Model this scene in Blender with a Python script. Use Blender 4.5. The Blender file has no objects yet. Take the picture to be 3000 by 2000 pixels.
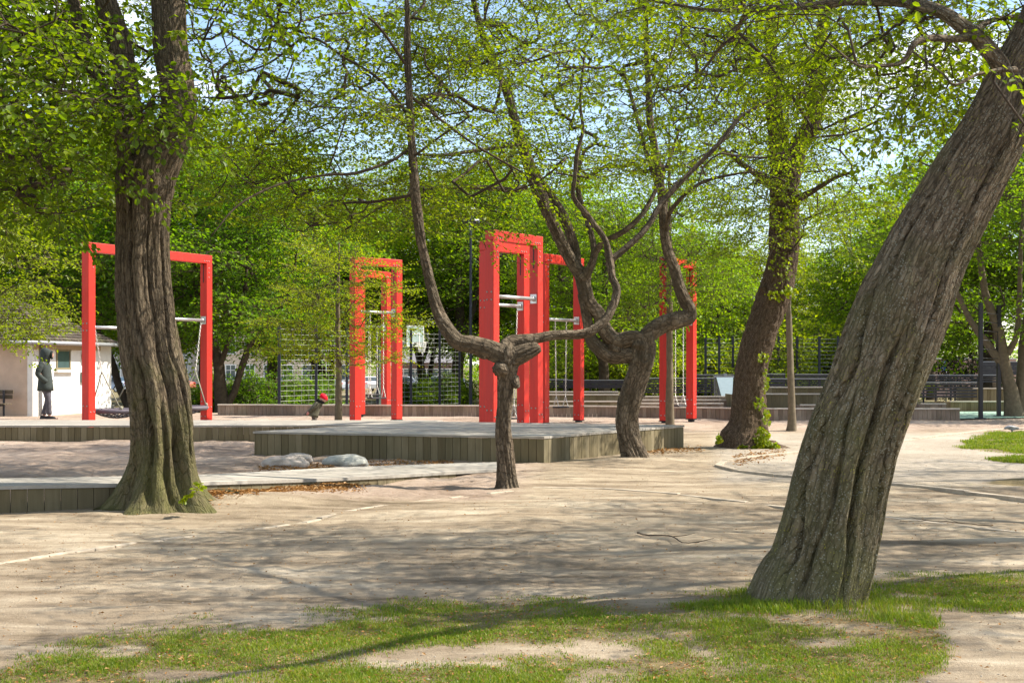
import bpy, bmesh, math, random
import numpy as np
from mathutils import Vector, Matrix
R = math.radians
PI = math.pi
rng = np.random.default_rng(11)
random.seed(5)
scene = bpy.context.scene
COL = scene.collection
# ------------------------------------------------------------------ camera
FPX, CH, HZ = 4000.0, 1.45, 1065.0          # focal length in photo pixels, eye height, horizon row
cam_data = bpy.data.cameras.new("camera")
cam = bpy.data.objects.new("camera", cam_data)
COL.objects.link(cam)
cam.location = (0, 0, CH)
cam.rotation_euler = (R(90), 0, 0)
cam_data.sensor_width = 36
cam_data.lens = 36 * FPX / 3000
cam_data.shift_y = (HZ - 1000) / 3000
cam_data.clip_start = 0.1
cam_data.clip_end = 3000
scene.camera = cam
# ------------------------------------------------------------------ light
SUN_AZ, SUN_EL = R(80), R(48)               # azimuth from +Y towards +X
world = bpy.data.worlds.new("World")
scene.world = world
world.use_nodes = True
wn, wl = world.node_tree.nodes, world.node_tree.links
wn.clear()
w_out = wn.new("ShaderNodeOutputWorld")
w_bg = wn.new("ShaderNodeBackground")
w_sky = wn.new("ShaderNodeTexSky")
w_sky.sky_type = 'NISHITA'
w_sky.sun_disc = False
w_sky.sun_elevation = SUN_EL
w_sky.sun_rotation = SUN_AZ
w_sky.air_density = 1.0
w_sky.dust_density = 0.6
w_sky.ozone_density = 1.2
w_tc = wn.new("ShaderNodeTexCoord")
w_map = wn.new("ShaderNodeMapping")
w_map.inputs['Scale'].default_value = (1.0, 1.0, 2.3)
w_map.inputs['Location'].default_value = (0.37, 0.0, 0.55)
w_noise = wn.new("ShaderNodeTexNoise")
w_noise.inputs['Scale'].default_value = 3.4
w_noise.inputs['Detail'].default_value = 9
w_noise.inputs['Roughness'].default_value = 0.56
w_ramp = wn.new("ShaderNodeValToRGB")
w_ramp.color_ramp.elements[0].position = 0.50
w_ramp.color_ramp.elements[1].position = 0.66
w_mix = wn.new("ShaderNodeMix")
w_mix.data_type = 'RGBA'
w_mix.inputs[7].default_value = (9.6, 9.4, 9.1, 1)
wl.new(w_tc.outputs['Generated'], w_map.inputs['Vector'])
wl.new(w_map.outputs['Vector'], w_noise.inputs['Vector'])
wl.new(w_noise.outputs['Fac'], w_ramp.inputs['Fac'])
wl.new(w_ramp.outputs['Color'], w_mix.inputs[0])
wl.new(w_sky.outputs['Color'], w_mix.inputs[6])
wl.new(w_mix.outputs[2], w_bg.inputs['Color'])
w_bg.inputs['Strength'].default_value = 0.12
wl.new(w_bg.outputs['Background'], w_out.inputs['Surface'])
sun_data = bpy.data.lights.new("sun", 'SUN')
sun_data.energy = 5.0
sun_data.angle = R(0.55)
sun_data.color = (1.0, 0.92, 0.79)
sun = bpy.data.objects.new("sun", sun_data)
COL.objects.link(sun)
SUN_DIR = Vector((math.sin(SUN_AZ) * math.cos(SUN_EL), math.cos(SUN_AZ) * math.cos(SUN_EL), math.sin(SUN_EL)))
sun.rotation_euler = SUN_DIR.to_track_quat('Z', 'Y').to_euler()
sun.location = (20, 10, 30)
# ------------------------------------------------------------------ exposure, sampling
scene.view_settings.view_transform = 'Standard'
scene.view_settings.look = 'None'
scene.view_settings.exposure = 1.12
scene.view_settings.gamma = 1.0
scene.render.engine = 'CYCLES'
scene.cycles.max_bounces = 8
scene.cycles.diffuse_bounces = 4
scene.cycles.glossy_bounces = 2
scene.cycles.transmission_bounces = 6
scene.cycles.transparent_max_bounces = 8
scene.cycles.sample_clamp_indirect = 6
scene.cycles.caustics_reflective = False
scene.cycles.caustics_refractive = False
# ------------------------------------------------------------------ tools
def P(x, y, D):
    """photo pixel + distance -> world point"""
    return np.array([(x - 1500) / FPX * D, D, CH - (y - HZ) / FPX * D])
def hsh(i, j, k, s):
    n = (i * 374761393 + j * 668265263 + k * 2147483647 + s * 974634777).astype(np.int64)
    n = (n ^ (n >> 13)) * 1274126177
    n = n & 0x7fffffff
    n = (n ^ (n >> 16)) * 668265263 & 0x7fffffff
    return (n % 100003) / 100003.0
def vnoise(p, s=0):
    p = np.asarray(p, float)
    f = np.floor(p).astype(np.int64)
    t = p - f
    t = t * t * (3 - 2 * t)
    out = 0
    for a in (0, 1):
        wx = t[:, 0] if a else 1 - t[:, 0]
        for b in (0, 1):
            wy = t[:, 1] if b else 1 - t[:, 1]
            for c in (0, 1):
                wz = t[:, 2] if c else 1 - t[:, 2]
                out = out + wx * wy * wz * hsh(f[:, 0] + a, f[:, 1] + b, f[:, 2] + c, s)
    return out
def fbm(p, oct=4, s=0, gain=0.5):
    p = np.asarray(p, float)
    o, a, tot = 0, 1.0, 0
    for i in range(oct):
        o = o + a * vnoise(p * 2.0 ** i, s + i)
        tot += a
        a *= gain
    return o / tot
def sstep(a, b, x):
    t = np.clip((x - a) / (b - a), 0, 1)
    return t * t * (3 - 2 * t)
def unit(v):
    v = np.asarray(v, float)
    n = np.linalg.norm(v, axis=-1, keepdims=True)
    return v / np.maximum(n, 1e-9)
def spline(pts, n):
    """Catmull-Rom through pts (k, d) resampled to n points even in arc length"""
    p = np.asarray(pts, float)
    if len(p) == 2:
        t = np.linspace(0, 1, n)[:, None]
        return p[0] * (1 - t) + p[1] * t
    q = np.vstack([2 * p[0] - p[1], p, 2 * p[-1] - p[-2]])
    out = []
    m = 24
    for i in range(1, len(q) - 2):
        t = np.linspace(0, 1, m, endpoint=(i == len(q) - 3))[:, None]
        a, b, c, d = q[i - 1], q[i], q[i + 1], q[i + 2]
        out.append(0.5 * ((2 * b) + (c - a) * t + (2 * a - 5 * b + 4 * c - d) * t ** 2 + (3 * b - a - 3 * c + d) * t ** 3))
    o = np.vstack(out)
    L = np.concatenate([[0], np.cumsum(np.linalg.norm(np.diff(o[:, :3], axis=0), axis=1))])
    u = np.linspace(0, L[-1], n)
    return np.stack([np.interp(u, L, o[:, k]) for k in range(o.shape[1])], 1)
def frames(path):
    t = np.gradient(path, axis=0)
    t = unit(t)
    n = np.zeros_like(t)
    ref = np.array([1.0, 0, 0]) if abs(t[0, 0]) < 0.85 else np.array([0, 1.0, 0])
    n[0] = unit(ref - t[0] * np.dot(ref, t[0]))
    for i in range(1, len(t)):
        v = n[i - 1] - t[i] * np.dot(n[i - 1], t[i])
        n[i] = unit(v)
    return t, n, np.cross(t, n)
class MB:
    """collects quads and triangles, then links them as ONE mesh object"""
    def __init__(s):
        s.v, s.q, s.t, s.n, s.uv = [], [], [], 0, []
    def add(s, V, Q=None, T=None, uv=None):
        V = np.asarray(V, float).reshape(-1, 3)
        s.v.append(V)
        s.uv.append(np.zeros((len(V), 2)) if uv is None else uv)
        if Q is not None and len(Q): s.q.append(np.asarray(Q, np.int64) + s.n)
        if T is not None and len(T): s.t.append(np.asarray(T, np.int64) + s.n)
        s.n += len(V)
    def box(s, c, size, u=(1, 0, 0), w=(0, 0, 1)):
        """box centred at c; u = its x axis, w = its z axis"""
        u = unit(u); w = unit(np.asarray(w, float) - u * np.dot(u, w)); v = np.cross(w, u)
        h = np.asarray(size, float) / 2
        c = np.asarray(c, float)
        V = [c + u * h[0] * a + v * h[1] * b + w * h[2] * d for d in (-1, 1) for b in (-1, 1) for a in (-1, 1)]
        s.add(V, [[0, 2, 3, 1], [4, 5, 7, 6], [0, 1, 5, 4], [2, 6, 7, 3], [0, 4, 6, 2], [1, 3, 7, 5]])
    def tube(s, path, rad, n=8, caps=True, sq=None):
        path = np.asarray(path, float)
        rad = np.broadcast_to(np.asarray(rad, float), (len(path),))
        t, a, b = frames(path)
        th = np.linspace(0, 2 * PI, n, endpoint=False)
        ring = a[:, None] * np.cos(th)[None, :, None] + b[:, None] * np.sin(th)[None, :, None]
        V = path[:, None] + ring * rad[:, None, None]
        m = len(path)
        i = np.arange(m - 1)[:, None] * n; j = np.arange(n)[None]; k = (j + 1) % n
        Q = np.stack([i + j, i + k, i + n + k, i + n + j], -1).reshape(-1, 4)
        V = V.reshape(-1, 3)
        T = []
        if caps:
            V = np.vstack([V, path[0], path[-1]])
            for x in range(n):
                T.append([m * n, (x + 1) % n, x]); T.append([m * n + 1, (m - 1) * n + x, (m - 1) * n + (x + 1) % n])
        s.add(V, Q, T)
    def loft(s, rings, caps=True):
        """rings: list of (n,3) arrays"""
        n, m = len(rings[0]), len(rings)
        V = np.vstack(rings)
        i = np.arange(m - 1)[:, None] * n; j = np.arange(n)[None]; k = (j + 1) % n
        Q = np.stack([i + j, i + k, i + n + k, i + n + j], -1).reshape(-1, 4)
        T = []
        if caps:
            V = np.vstack([V, rings[0].mean(0), rings[-1].mean(0)])
            for x in range(n):
                T.append([m * n, (x + 1) % n, x]); T.append([m * n + 1, (m - 1) * n + x, (m - 1) * n + (x + 1) % n])
        s.add(V, Q, T)
    def ball(s, c, r, n=16, m=10, noise=0, seed=0):
        r = np.broadcast_to(np.asarray(r, float), (3,))
        th = np.linspace(0, 2 * PI, n, endpoint=False)
        rings = []
        for ph in np.linspace(0.02, PI - 0.02, m):
            d = np.stack([np.cos(th) * math.sin(ph), np.sin(th) * math.sin(ph), np.full(n, -math.cos(ph))], 1)
            k = 1 + noise * (fbm(d * 1.7 + seed * 7.3, 3, seed) - 0.5) if noise else 1
            rings.append(np.asarray(c) + d * r * (k[:, None] if noise else 1))
        s.loft(rings)
    def build(s, name, mat, parent=None, smooth=False, uv=False, bevel=0):
        V = np.vstack(s.v)
        Q = np.vstack(s.q) if s.q else np.zeros((0, 4), np.int64)
        T = np.vstack(s.t) if s.t else np.zeros((0, 3), np.int64)
        me = bpy.data.meshes.new(name)
        me.vertices.add(len(V))
        me.vertices.foreach_set("co", V.astype(np.float32).ravel())
        nl = Q.size + T.size
        me.loops.add(nl)
        li = np.concatenate([Q.ravel(), T.ravel()]).astype(np.int32)
        me.loops.foreach_set("vertex_index", li)
        me.polygons.add(len(Q) + len(T))
        tot = np.concatenate([np.full(len(Q), 4), np.full(len(T), 3)]).astype(np.int32)
        st = np.concatenate([[0], np.cumsum(tot)[:-1]]).astype(np.int32)
        me.polygons.foreach_set("loop_start", st)
        me.polygons.foreach_set("loop_total", tot)
        me.polygons.foreach_set("use_smooth", np.full(len(tot), bool(smooth)))
        if uv:
            lay = me.uv_layers.new(name="UVMap")
            U = np.vstack(s.uv)[li]
            lay.data.foreach_set("uv", U.astype(np.float32).ravel())
        me.update(calc_edges=True)
        me.validate()
        if mat: me.materials.append(mat)
        o = bpy.data.objects.new(name, me)
        COL.objects.link(o)
        if parent is not None: o.parent = parent
        if bevel:
            b = o.modifiers.new("bevel", 'BEVEL'); b.width = bevel; b.segments = 2; b.limit_method = 'ANGLE'
        return o
def attr(o, name, vals):
    a = o.data.attributes.new(name, 'FLOAT', 'POINT')
    a.data.foreach_set("value", np.asarray(vals, np.float32))
def tag(o, label, cat, group=None, kind=None):
    if label: o['label'] = label
    if cat: o['category'] = cat
    if group: o['group'] = group
    if kind: o['kind'] = kind
    return o
def empty(name, loc, label, cat, group=None, rz=0):
    o = bpy.data.objects.new(name, None)
    COL.objects.link(o)
    o.location = loc; o.rotation_euler = (0, 0, rz); o.empty_display_size = 0.2
    return tag(o, label, cat, group)
def struct(o):
    o['kind'] = 'structure'
    return o
def copy_tree(o, parent=None):
    c = o.copy(); COL.objects.link(c)
    if parent is not None: c.parent = parent
    for ch in list(o.children): copy_tree(ch, c)
    return c
# ------------------------------------------------------------------ materials
def mat(name):
    m = bpy.data.materials.new(name); m.use_nodes = True
    nt = m.node_tree
    return m, nt.nodes, nt.links, nt.nodes['Principled BSDF']
def ramp(N, L, src, stops):
    r = N.new("ShaderNodeValToRGB")
    e = r.color_ramp.elements
    while len(e) < len(stops): e.new(0.5)
    for i, (p, c) in enumerate(stops):
        e[i].position = p; e[i].color = (*c, 1) if len(c) == 3 else c
    L.new(src, r.inputs['Fac'])
    return r.outputs['Color']
def noise(N, L, scale, detail=4, rough=0.55, vec=None, dist=0):
    n = N.new("ShaderNodeTexNoise")
    n.inputs['Scale'].default_value = scale; n.inputs['Detail'].default_value = detail
    n.inputs['Roughness'].default_value = rough; n.inputs['Distortion'].default_value = dist
    if vec is not None: L.new(vec, n.inputs['Vector'])
    return n.outputs['Fac']
def coords(N, L, kind='Object', scale=(1, 1, 1), rot=(0, 0, 0)):
    t = N.new("ShaderNodeTexCoord"); m = N.new("ShaderNodeMapping")
    m.inputs['Scale'].default_value = scale; m.inputs['Rotation'].default_value = rot
    L.new(t.outputs[kind], m.inputs['Vector'])
    return m.outputs['Vector']
def mixc(N, L, fac, a, b, mode='MIX'):
    m = N.new("ShaderNodeMix"); m.data_type = 'RGBA'; m.blend_type = mode
    for sock, v in ((0, fac), (6, a), (7, b)):
        if isinstance(v, (int, float)): m.inputs[sock].default_value = v
        elif isinstance(v, tuple): m.inputs[sock].default_value = (*v, 1)
        else: L.new(v, m.inputs[sock])
    return m.outputs[2]
def math_n(N, L, op, a, b=0.0):
    m = N.new("ShaderNodeMath"); m.operation = op
    for i, v in enumerate((a, b)):
        if isinstance(v, (int, float)): m.inputs[i].default_value = v
        else: L.new(v, m.inputs[i])
    return m.outputs[0]
def bump(N, L, bsdf, h, strength=0.3, dist=0.02):
    b = N.new("ShaderNodeBump"); b.inputs['Strength'].default_value = strength; b.inputs['Distance'].default_value = dist
    L.new(h, b.inputs['Height']); L.new(b.outputs['Normal'], bsdf.inputs['Normal'])
def island(N):
    g = N.new("ShaderNodeNewGeometry")
    return g.outputs['Random Per Island']
def simple(name, col, rough=0.6, metal=0.0, var=0.12, scale=8, bmp=0.0, spec=0.4):
    m, N, L, B = mat(name)
    v = coords(N, L)
    n = noise(N, L, scale, 5, 0.6, v)
    c = np.array(col)
    L.new(ramp(N, L, n, [(0.25, tuple(c * (1 - var))), (0.75, tuple(np.minimum(c * (1 + var), 1)))]), B.inputs['Base Color'])
    B.inputs['Roughness'].default_value = rough; B.inputs['Metallic'].default_value = metal
    B.inputs['Specular IOR Level'].default_value = spec
    if bmp: bump(N, L, B, noise(N, L, scale * 6, 4, 0.6, v), bmp, 0.01)
    return m
def leaf_mat(name, c0, c1, c2, trans=0.5, tint=(1.35, 1.5, 0.55), big=0.5):
    """two-sided leaf: diffuse + translucent + a little gloss; c0..c2 = colour range between leaves"""
    m, N, L, B = mat(name)
    N.remove(B)
    r = island(N)
    v = coords(N, L)
    n = noise(N, L, big, 3, 0.6, v)
    f = math_n(N, L, 'ADD', math_n(N, L, 'MULTIPLY', r, 0.55), math_n(N, L, 'MULTIPLY', n, 0.5))
    col = ramp(N, L, f, [(0.12, c0), (0.5, c1), (0.9, c2)])
    d = N.new("ShaderNodeBsdfDiffuse"); t = N.new("ShaderNodeBsdfTranslucent"); g = N.new("ShaderNodeBsdfGlossy")
    L.new(col, d.inputs['Color'])
    L.new(mixc(N, L, 1.0, col, tint, 'MULTIPLY'), t.inputs['Color'])
    g.inputs['Roughness'].default_value = 0.42; g.inputs['Color'].default_value = (0.9, 0.95, 0.85, 1)
    a = N.new("ShaderNodeMixShader"); a.inputs[0].default_value = trans
    L.new(d.outputs[0], a.inputs[1]); L.new(t.outputs[0], a.inputs[2])
    b = N.new("ShaderNodeMixShader"); b.inputs[0].default_value = 0.014
    L.new(a.outputs[0], b.inputs[1]); L.new(g.outputs[0], b.inputs[2])
    L.new(b.outputs[0], N['Material Output'].inputs['Surface'])
    return m
def bark_mat(name, dark, mid, light, moss=None, moss_h=1.5, lichen=0.0, su=22, sv=3.5, bmp=0.6, patch=None, crack=0.6):
    """bark in UV metres (u round the stem, v along it)"""
    m, N, L, B = mat(name)
    uv = coords(N, L, 'UV', (su, sv, 1))
    ob = coords(N, L, 'Object')
    n1 = noise(N, L, 1.0, 7, 0.65, uv, 0.7)
    n2 = noise(N, L, 2.2, 4, 0.6, ob)
    n3 = noise(N, L, 60, 3, 0.7, ob)
    h = math_n(N, L, 'ADD', math_n(N, L, 'MULTIPLY', n1, 0.75), math_n(N, L, 'MULTIPLY', n3, 0.25))
    cv = N.new("ShaderNodeTexVoronoi"); cv.feature = 'DISTANCE_TO_EDGE'; cv.inputs['Scale'].default_value = 1.0
    wv = N.new("ShaderNodeVectorMath"); wv.operation = 'ADD'
    cn = N.new("ShaderNodeTexNoise"); cn.inputs['Scale'].default_value = 1.6; cn.inputs['Detail'].default_value = 4
    uv2 = coords(N, L, 'UV', (su * 1.6, sv * 3.0, 1)); L.new(uv2, cn.inputs['Vector'])
    L.new(uv2, wv.inputs[0]); L.new(cn.outputs['Color'], wv.inputs[1]); L.new(wv.outputs[0], cv.inputs['Vector'])
    plate = ramp(N, L, cv.outputs['Distance'], [(0.0, (0, 0, 0)), (0.16, (1, 1, 1))])
    col = ramp(N, L, h, [(0.30, dark), (0.48, mid), (0.68, light)])
    col = mixc(N, L, math_n(N, L, 'MULTIPLY', math_n(N, L, 'SUBTRACT', 1.0, plate), crack), col, tuple(np.array(dark) * 0.6))
    if patch:
        col = mixc(N, L, ramp(N, L, n2, [(0.48, (0, 0, 0)), (0.62, (0.7, 0.7, 0.7))]), col, patch)
    if moss:
        g = N.new("ShaderNodeSeparateXYZ"); t = N.new("ShaderNodeTexCoord")
        L.new(t.outputs['Object'], g.inputs[0])
        hz = math_n(N, L, 'SUBTRACT', 1.0, math_n(N, L, 'DIVIDE', g.outputs['Z'], moss_h))
        f = math_n(N, L, 'ADD', math_n(N, L, 'MULTIPLY', hz, 0.35), math_n(N, L, 'SUBTRACT', noise(N, L, 3.2, 5, 0.65, ob), 0.50))
        f = math_n(N, L, 'MULTIPLY', f, 2.4)
        f.node.use_clamp = True
        f2 = math_n(N, L, 'MULTIPLY', f, 0.75)
        col = mixc(N, L, f2, col, moss)
    if lichen:
        vo = N.new("ShaderNodeTexVoronoi"); vo.inputs['Scale'].default_value = 62; L.new(ob, vo.inputs['Vector'])
        spots = ramp(N, L, math_n(N, L, 'ADD', vo.outputs['Distance'], math_n(N, L, 'MULTIPLY', noise(N, L, 90, 4, .7, ob), .55)), [(0.46, (1, 1, 1)), (0.60, (0, 0, 0))])
        area = ramp(N, L, noise(N, L, 4.5, 5, 0.75, ob), [(0.36, (0, 0, 0)), (0.52, (1, 1, 1))])
        k = math_n(N, L, 'MULTIPLY', math_n(N, L, 'MULTIPLY', spots, area), lichen)
        yel = ramp(N, L, noise(N, L, 4.0, 2, 0.5, ob), [(0.57, (0.33, 0.32, 0.25)), (0.63, (0.34, 0.31, 0.06))])
        col = mixc(N, L, k, col, yel)
    L.new(col, B.inputs['Base Color'])
    B.inputs['Roughness'].default_value = 0.88; B.inputs['Specular IOR Level'].default_value = 0.2
    n4 = noise(N, L, 3.4, 5, 0.7, uv, 1.2)
    bump(N, L, B, math_n(N, L, 'ADD', math_n(N, L, 'MULTIPLY', plate, crack * 0.5), math_n(N, L, 'ADD', h, math_n(N, L, 'MULTIPLY', n4, 0.5))), bmp, 0.05)
    return m
def plank_mat(name, c0, c1, c2, axis=2, stain=(0.10, 0.09, 0.05)):
    """weathered board: one tone per board, grain along the axis"""
    m, N, L, B = mat(name)
    sc = [26, 26, 26]; sc[axis] = 1.6
    v = coords(N, L, 'Object', tuple(sc))
    g = noise(N, L, 1.0, 6, 0.65, v)
    n = noise(N, L, 2.0, 4, 0.6, coords(N, L))
    f = math_n(N, L, 'ADD', math_n(N, L, 'MULTIPLY', island(N), 0.4), math_n(N, L, 'MULTIPLY', g, 0.6))
    col = ramp(N, L, f, [(0.2, c0), (0.5, c1), (0.8, c2)])
    col = mixc(N, L, ramp(N, L, n, [(0.45, (0, 0, 0)), (0.7, (0.5, 0.5, 0.5))]), col, stain)
    L.new(col, B.inputs['Base Color'])
    B.inputs['Roughness'].default_value = 0.82; B.inputs['Specular IOR Level'].default_value = 0.25
    bump(N, L, B, g, 0.35, 0.01)
    return m
# ------------------------------------------------------------------ ground
def zg(X, Y):
    X = np.asarray(X, float); Y = np.asarray(Y, float)
    px = 1500 + FPX * X / np.maximum(Y, 1)
    p = np.stack([X, Y, 0 * X], -1).reshape(-1, 3)
    n = (fbm(p * 0.45, 3, 3) - 0.5).reshape(X.shape) * 0.07 * sstep(2, 6, Y) * (1 - sstep(20, 26, Y))
    z = n
    z = z + 0.11 * np.exp(-((X + 2.9) / 1.1) ** 2 - ((Y - 14.25) / 0.75) ** 2)      # soil banked up by the boardwalk
    z = z + 0.05 * np.exp(-((X - 1.85) / 0.8) ** 2 - ((Y - 20.4) / 0.9) ** 2)
    z = z - 0.6 * sstep(40, 48, Y) * sstep(1640, 1500, px)
    z = z - 0.6 * sstep(52, 62, Y) * sstep(1500, 1640, px)
    z = z - 0.9 * sstep(60, 170, Y)
    return z
def G(x, y):
    """photo pixel -> point on the ground"""
    D = FPX * CH / (y - HZ)
    X = (x - 1500) / FPX * D
    return np.array([X, D, float(zg(np.array([X]), np.array([D]))[0])])
def axis(lo, hi, mid0, mid1, step):
    """fine between mid0 and mid1, growing outwards"""
    a = list(np.arange(mid0, mid1, step))
    d = step
    while a[-1] < hi:
        d *= 1.18; a.append(a[-1] + d)
    d = step; b = []
    c = a[0]
    while c > lo:
        d *= 1.18; c -= d; b.append(c)
    return np.array(b[::-1] + a)
xs = axis(-900, 900, -7.0, 7.5, 0.06)
ys = [5.0]
while ys[-1] < 46: ys.append(ys[-1] * 1.0075)
d = 0.4
while ys[-1] < 1500:
    d *= 1.13; ys.append(ys[-1] + d)
c, d, low = 5.0, 0.1, []
while c > -300:
    d *= 1.3; c -= d; low.append(c)
ys = np.array(low[::-1] + ys)
GX, GY = np.meshgrid(xs, ys)
pg = np.stack([GX, GY, 0 * GX], -1).reshape(-1, 3)
PXg = 1500 + FPX * GX / np.maximum(GY, 1)
PYg = HZ + FPX * CH / np.maximum(GY, 1)
def turf_mask(X, Y):
    X = np.asarray(X, float); Y = np.asarray(Y, float)
    px = 1500 + FPX * X / np.maximum(Y, 1); py = HZ + FPX * CH / np.maximum(Y, 1)
    p = np.stack([X, Y, 0 * X], -1).reshape(-1, 3)
    n1 = fbm(p * 1.3, 4, 21).reshape(X.shape); n2 = fbm(p * 4.5, 3, 31).reshape(X.shape)
    edge = np.interp(px, [-600, 0, 130, 400, 800, 1050, 1200, 1500, 1900, 2130, 2215, 2550, 3000, 3600],
                     [2080, 1950, 1898, 1842, 1822, 1785, 1770, 1764, 1757, 1740, 1708, 1690, 1682, 1680])
    near = sstep(-34, 46, py - edge + (n2 - 0.5) * 70) * (Y < 12)
    bare = np.exp(-((px - 1330) / 470) ** 2 - ((py - 1925 + (px - 1330) * 0.02) / 38) ** 2) * 0.9
    bare = np.maximum(bare, sstep(2690, 2840, px + (n2 - .5) * 120) * sstep(1775, 1815, py) * 0.95)
    bare = np.maximum(bare, 0.8 * np.exp(-((px - 2440) / 130) ** 2 - ((py - 1888) / 22) ** 2))
    bare = np.maximum(bare, 0.7 * np.exp(-((px - 480) / 200) ** 2 - ((py - 1975) / 20) ** 2))
    near = near * np.clip(1.3 - 1.65 * bare - 0.95 * sstep(0.44, 0.30, n1) + 0.5 * (n2 - .5), 0, 1)
    far = 0
    for cx, cy, rx, ry in ((3060, 1299, 235, 37), (3050, 1349, 170, 12), (3040, 1411, 150, 11), (3500, 1330, 400, 90)):
        e = 1 - np.hypot((px - cx) / rx, (py - cy) / ry) + (n1 - 0.5) * 0.5
        far = np.maximum(far, sstep(-0.05, 0.18, e))
    return np.clip(near + far * (Y > 12), 0, 1)
turf = turf_mask(GX, GY)
sandy = sstep(1720, 1560, PXg + (PYg - 1300) * 1.0) * sstep(14.0, 15.0, GY) * (GY < 40)
sandy = np.maximum(sandy, sstep(1275, 1250, PYg) * (GY < 40))
hard = sstep(2060, 2140, PXg) * sstep(1262, 1275, PYg) * sstep(1425, 1395, PYg)
bushy = sstep(42, 50, GY)
z = zg(GX, GY)
fine = (fbm(pg * np.array([3.5, 3.5, 1]), 4, 8).reshape(GX.shape) - 0.5)
z = z + fine * 0.05 * (1 - sstep(24, 34, GY)) * (0.5 + 1.2 * sandy) * (1 - 0.6 * hard)
# ruts left by wheels and feet, running across the picture
rut = fbm(np.stack([GX * 0.6 + GY * 0.2, GY * 3.2 - GX * 0.5, 0 * GX], -1).reshape(-1, 3), 4, 15).reshape(GX.shape) - 0.5
z = z + rut * 0.05 * (1 - sstep(13, 18, GY)) * sstep(5, 7, GY) * (1 - 0.7 * turf)
z = z + (fbm(pg * np.array([1.2, 2.6, 1]), 3, 44).reshape(GX.shape) - 0.5) * 0.08 * sandy * (1 - sstep(36, 39, GY))
g = MB()
nx, ny = len(xs), len(ys)
i = np.arange(ny - 1)[:, None] * nx; j = np.arange(nx - 1)[None]
g.add(np.stack([GX, GY, z], -1).reshape(-1, 3), np.stack([i + j, i + j + 1, i + nx + j + 1, i + nx + j], -1).reshape(-1, 4))
m, N, L, B = mat("soil")
v = coords(N, L)
big = noise(N, L, 0.55, 5, 0.62, v, 0.4)
mid = noise(N, L, 5.0, 6, 0.68, v)
grit = noise(N, L, 70, 5, 0.75, v)
def at(nm):
    a = N.new("ShaderNodeAttribute"); a.attribute_name = nm
    return a.outputs['Fac']
f = math_n(N, L, 'ADD', math_n(N, L, 'MULTIPLY', big, 0.45), math_n(N, L, 'ADD', math_n(N, L, 'MULTIPLY', mid, 0.35), math_n(N, L, 'MULTIPLY', grit, 0.2)))
st = noise(N, L, 1.0, 6, 0.66, coords(N, L, 'Object', (0.55, 2.6, 1), (0, 0, 0.16)), 0.5)
ft = math_n(N, L, 'ADD', math_n(N, L, 'MULTIPLY', f, 0.5), math_n(N, L, 'MULTIPLY', st, 0.5))
dirt = ramp(N, L, ft, [(0.38, (0.125, 0.094, 0.061)), (0.46, (0.262, 0.204, 0.139)), (0.53, (0.365, 0.295, 0.208)), (0.62, (0.52, 0.44, 0.33))])
sand = ramp(N, L, f, [(0.38, (0.20, 0.145, 0.105)), (0.5, (0.345, 0.263, 0.203)), (0.62, (0.46, 0.365, 0.29))])
gravel = ramp(N, L, f, [(0.36, (0.27, 0.225, 0.175)), (0.5, (0.385, 0.335, 0.27)), (0.64, (0.49, 0.43, 0.36))])
humus = ramp(N, L, math_n(N, L, 'ADD', math_n(N, L, 'MULTIPLY', mid, 0.6), math_n(N, L, 'MULTIPLY', grit, 0.4)), [(0.38, (0.10, 0.075, 0.035)), (0.5, (0.17, 0.13, 0.055)), (0.62, (0.27, 0.2, 0.10))])
wood = ramp(N, L, mid, [(0.35, (0.09, 0.085, 0.03)), (0.65, (0.24, 0.19, 0.11))])
c = mixc(N, L, at('sandy'), dirt, sand)
c = mixc(N, L, at('hard'), c, gravel)
c = mixc(N, L, at('turf'), c, humus)
c = mixc(N, L, at('wild'), c, wood)
vo = N.new("ShaderNodeTexVoronoi"); vo.inputs['Scale'].default_value = 34; L.new(v, vo.inputs['Vector'])
peb = ramp(N, L, vo.outputs['Distance'], [(0.10, (1, 1, 1)), (0.16, (0, 0, 0))])
pk = math_n(N, L, 'MULTIPLY', peb, ramp(N, L, noise(N, L, 2.2, 4, 0.6, v), [(0.5, (0, 0, 0)), (0.66, (0.55, 0.55, 0.55))]))
c = mixc(N, L, pk, c, (0.55, 0.49, 0.40))
L.new(c, B.inputs['Base Color'])
B.inputs['Roughness'].default_value = 0.95; B.inputs['Specular IOR Level'].default_value = 0.15
bump(N, L, B, math_n(N, L, 'ADD', math_n(N, L, 'MULTIPLY', mid, 0.7), math_n(N, L, 'MULTIPLY', grit, 0.5)), 1.0, 0.04)
ground = struct(g.build("ground", m, smooth=True))
attr(ground, 'turf', turf.ravel() * 0.9); attr(ground, 'sandy', sandy.ravel()); attr(ground, 'hard', hard.ravel() * 0.85); attr(ground, 'wild', bushy.ravel())
ground['label'] = "bare trodden soil with sand, gravel path and worn turf"

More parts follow.
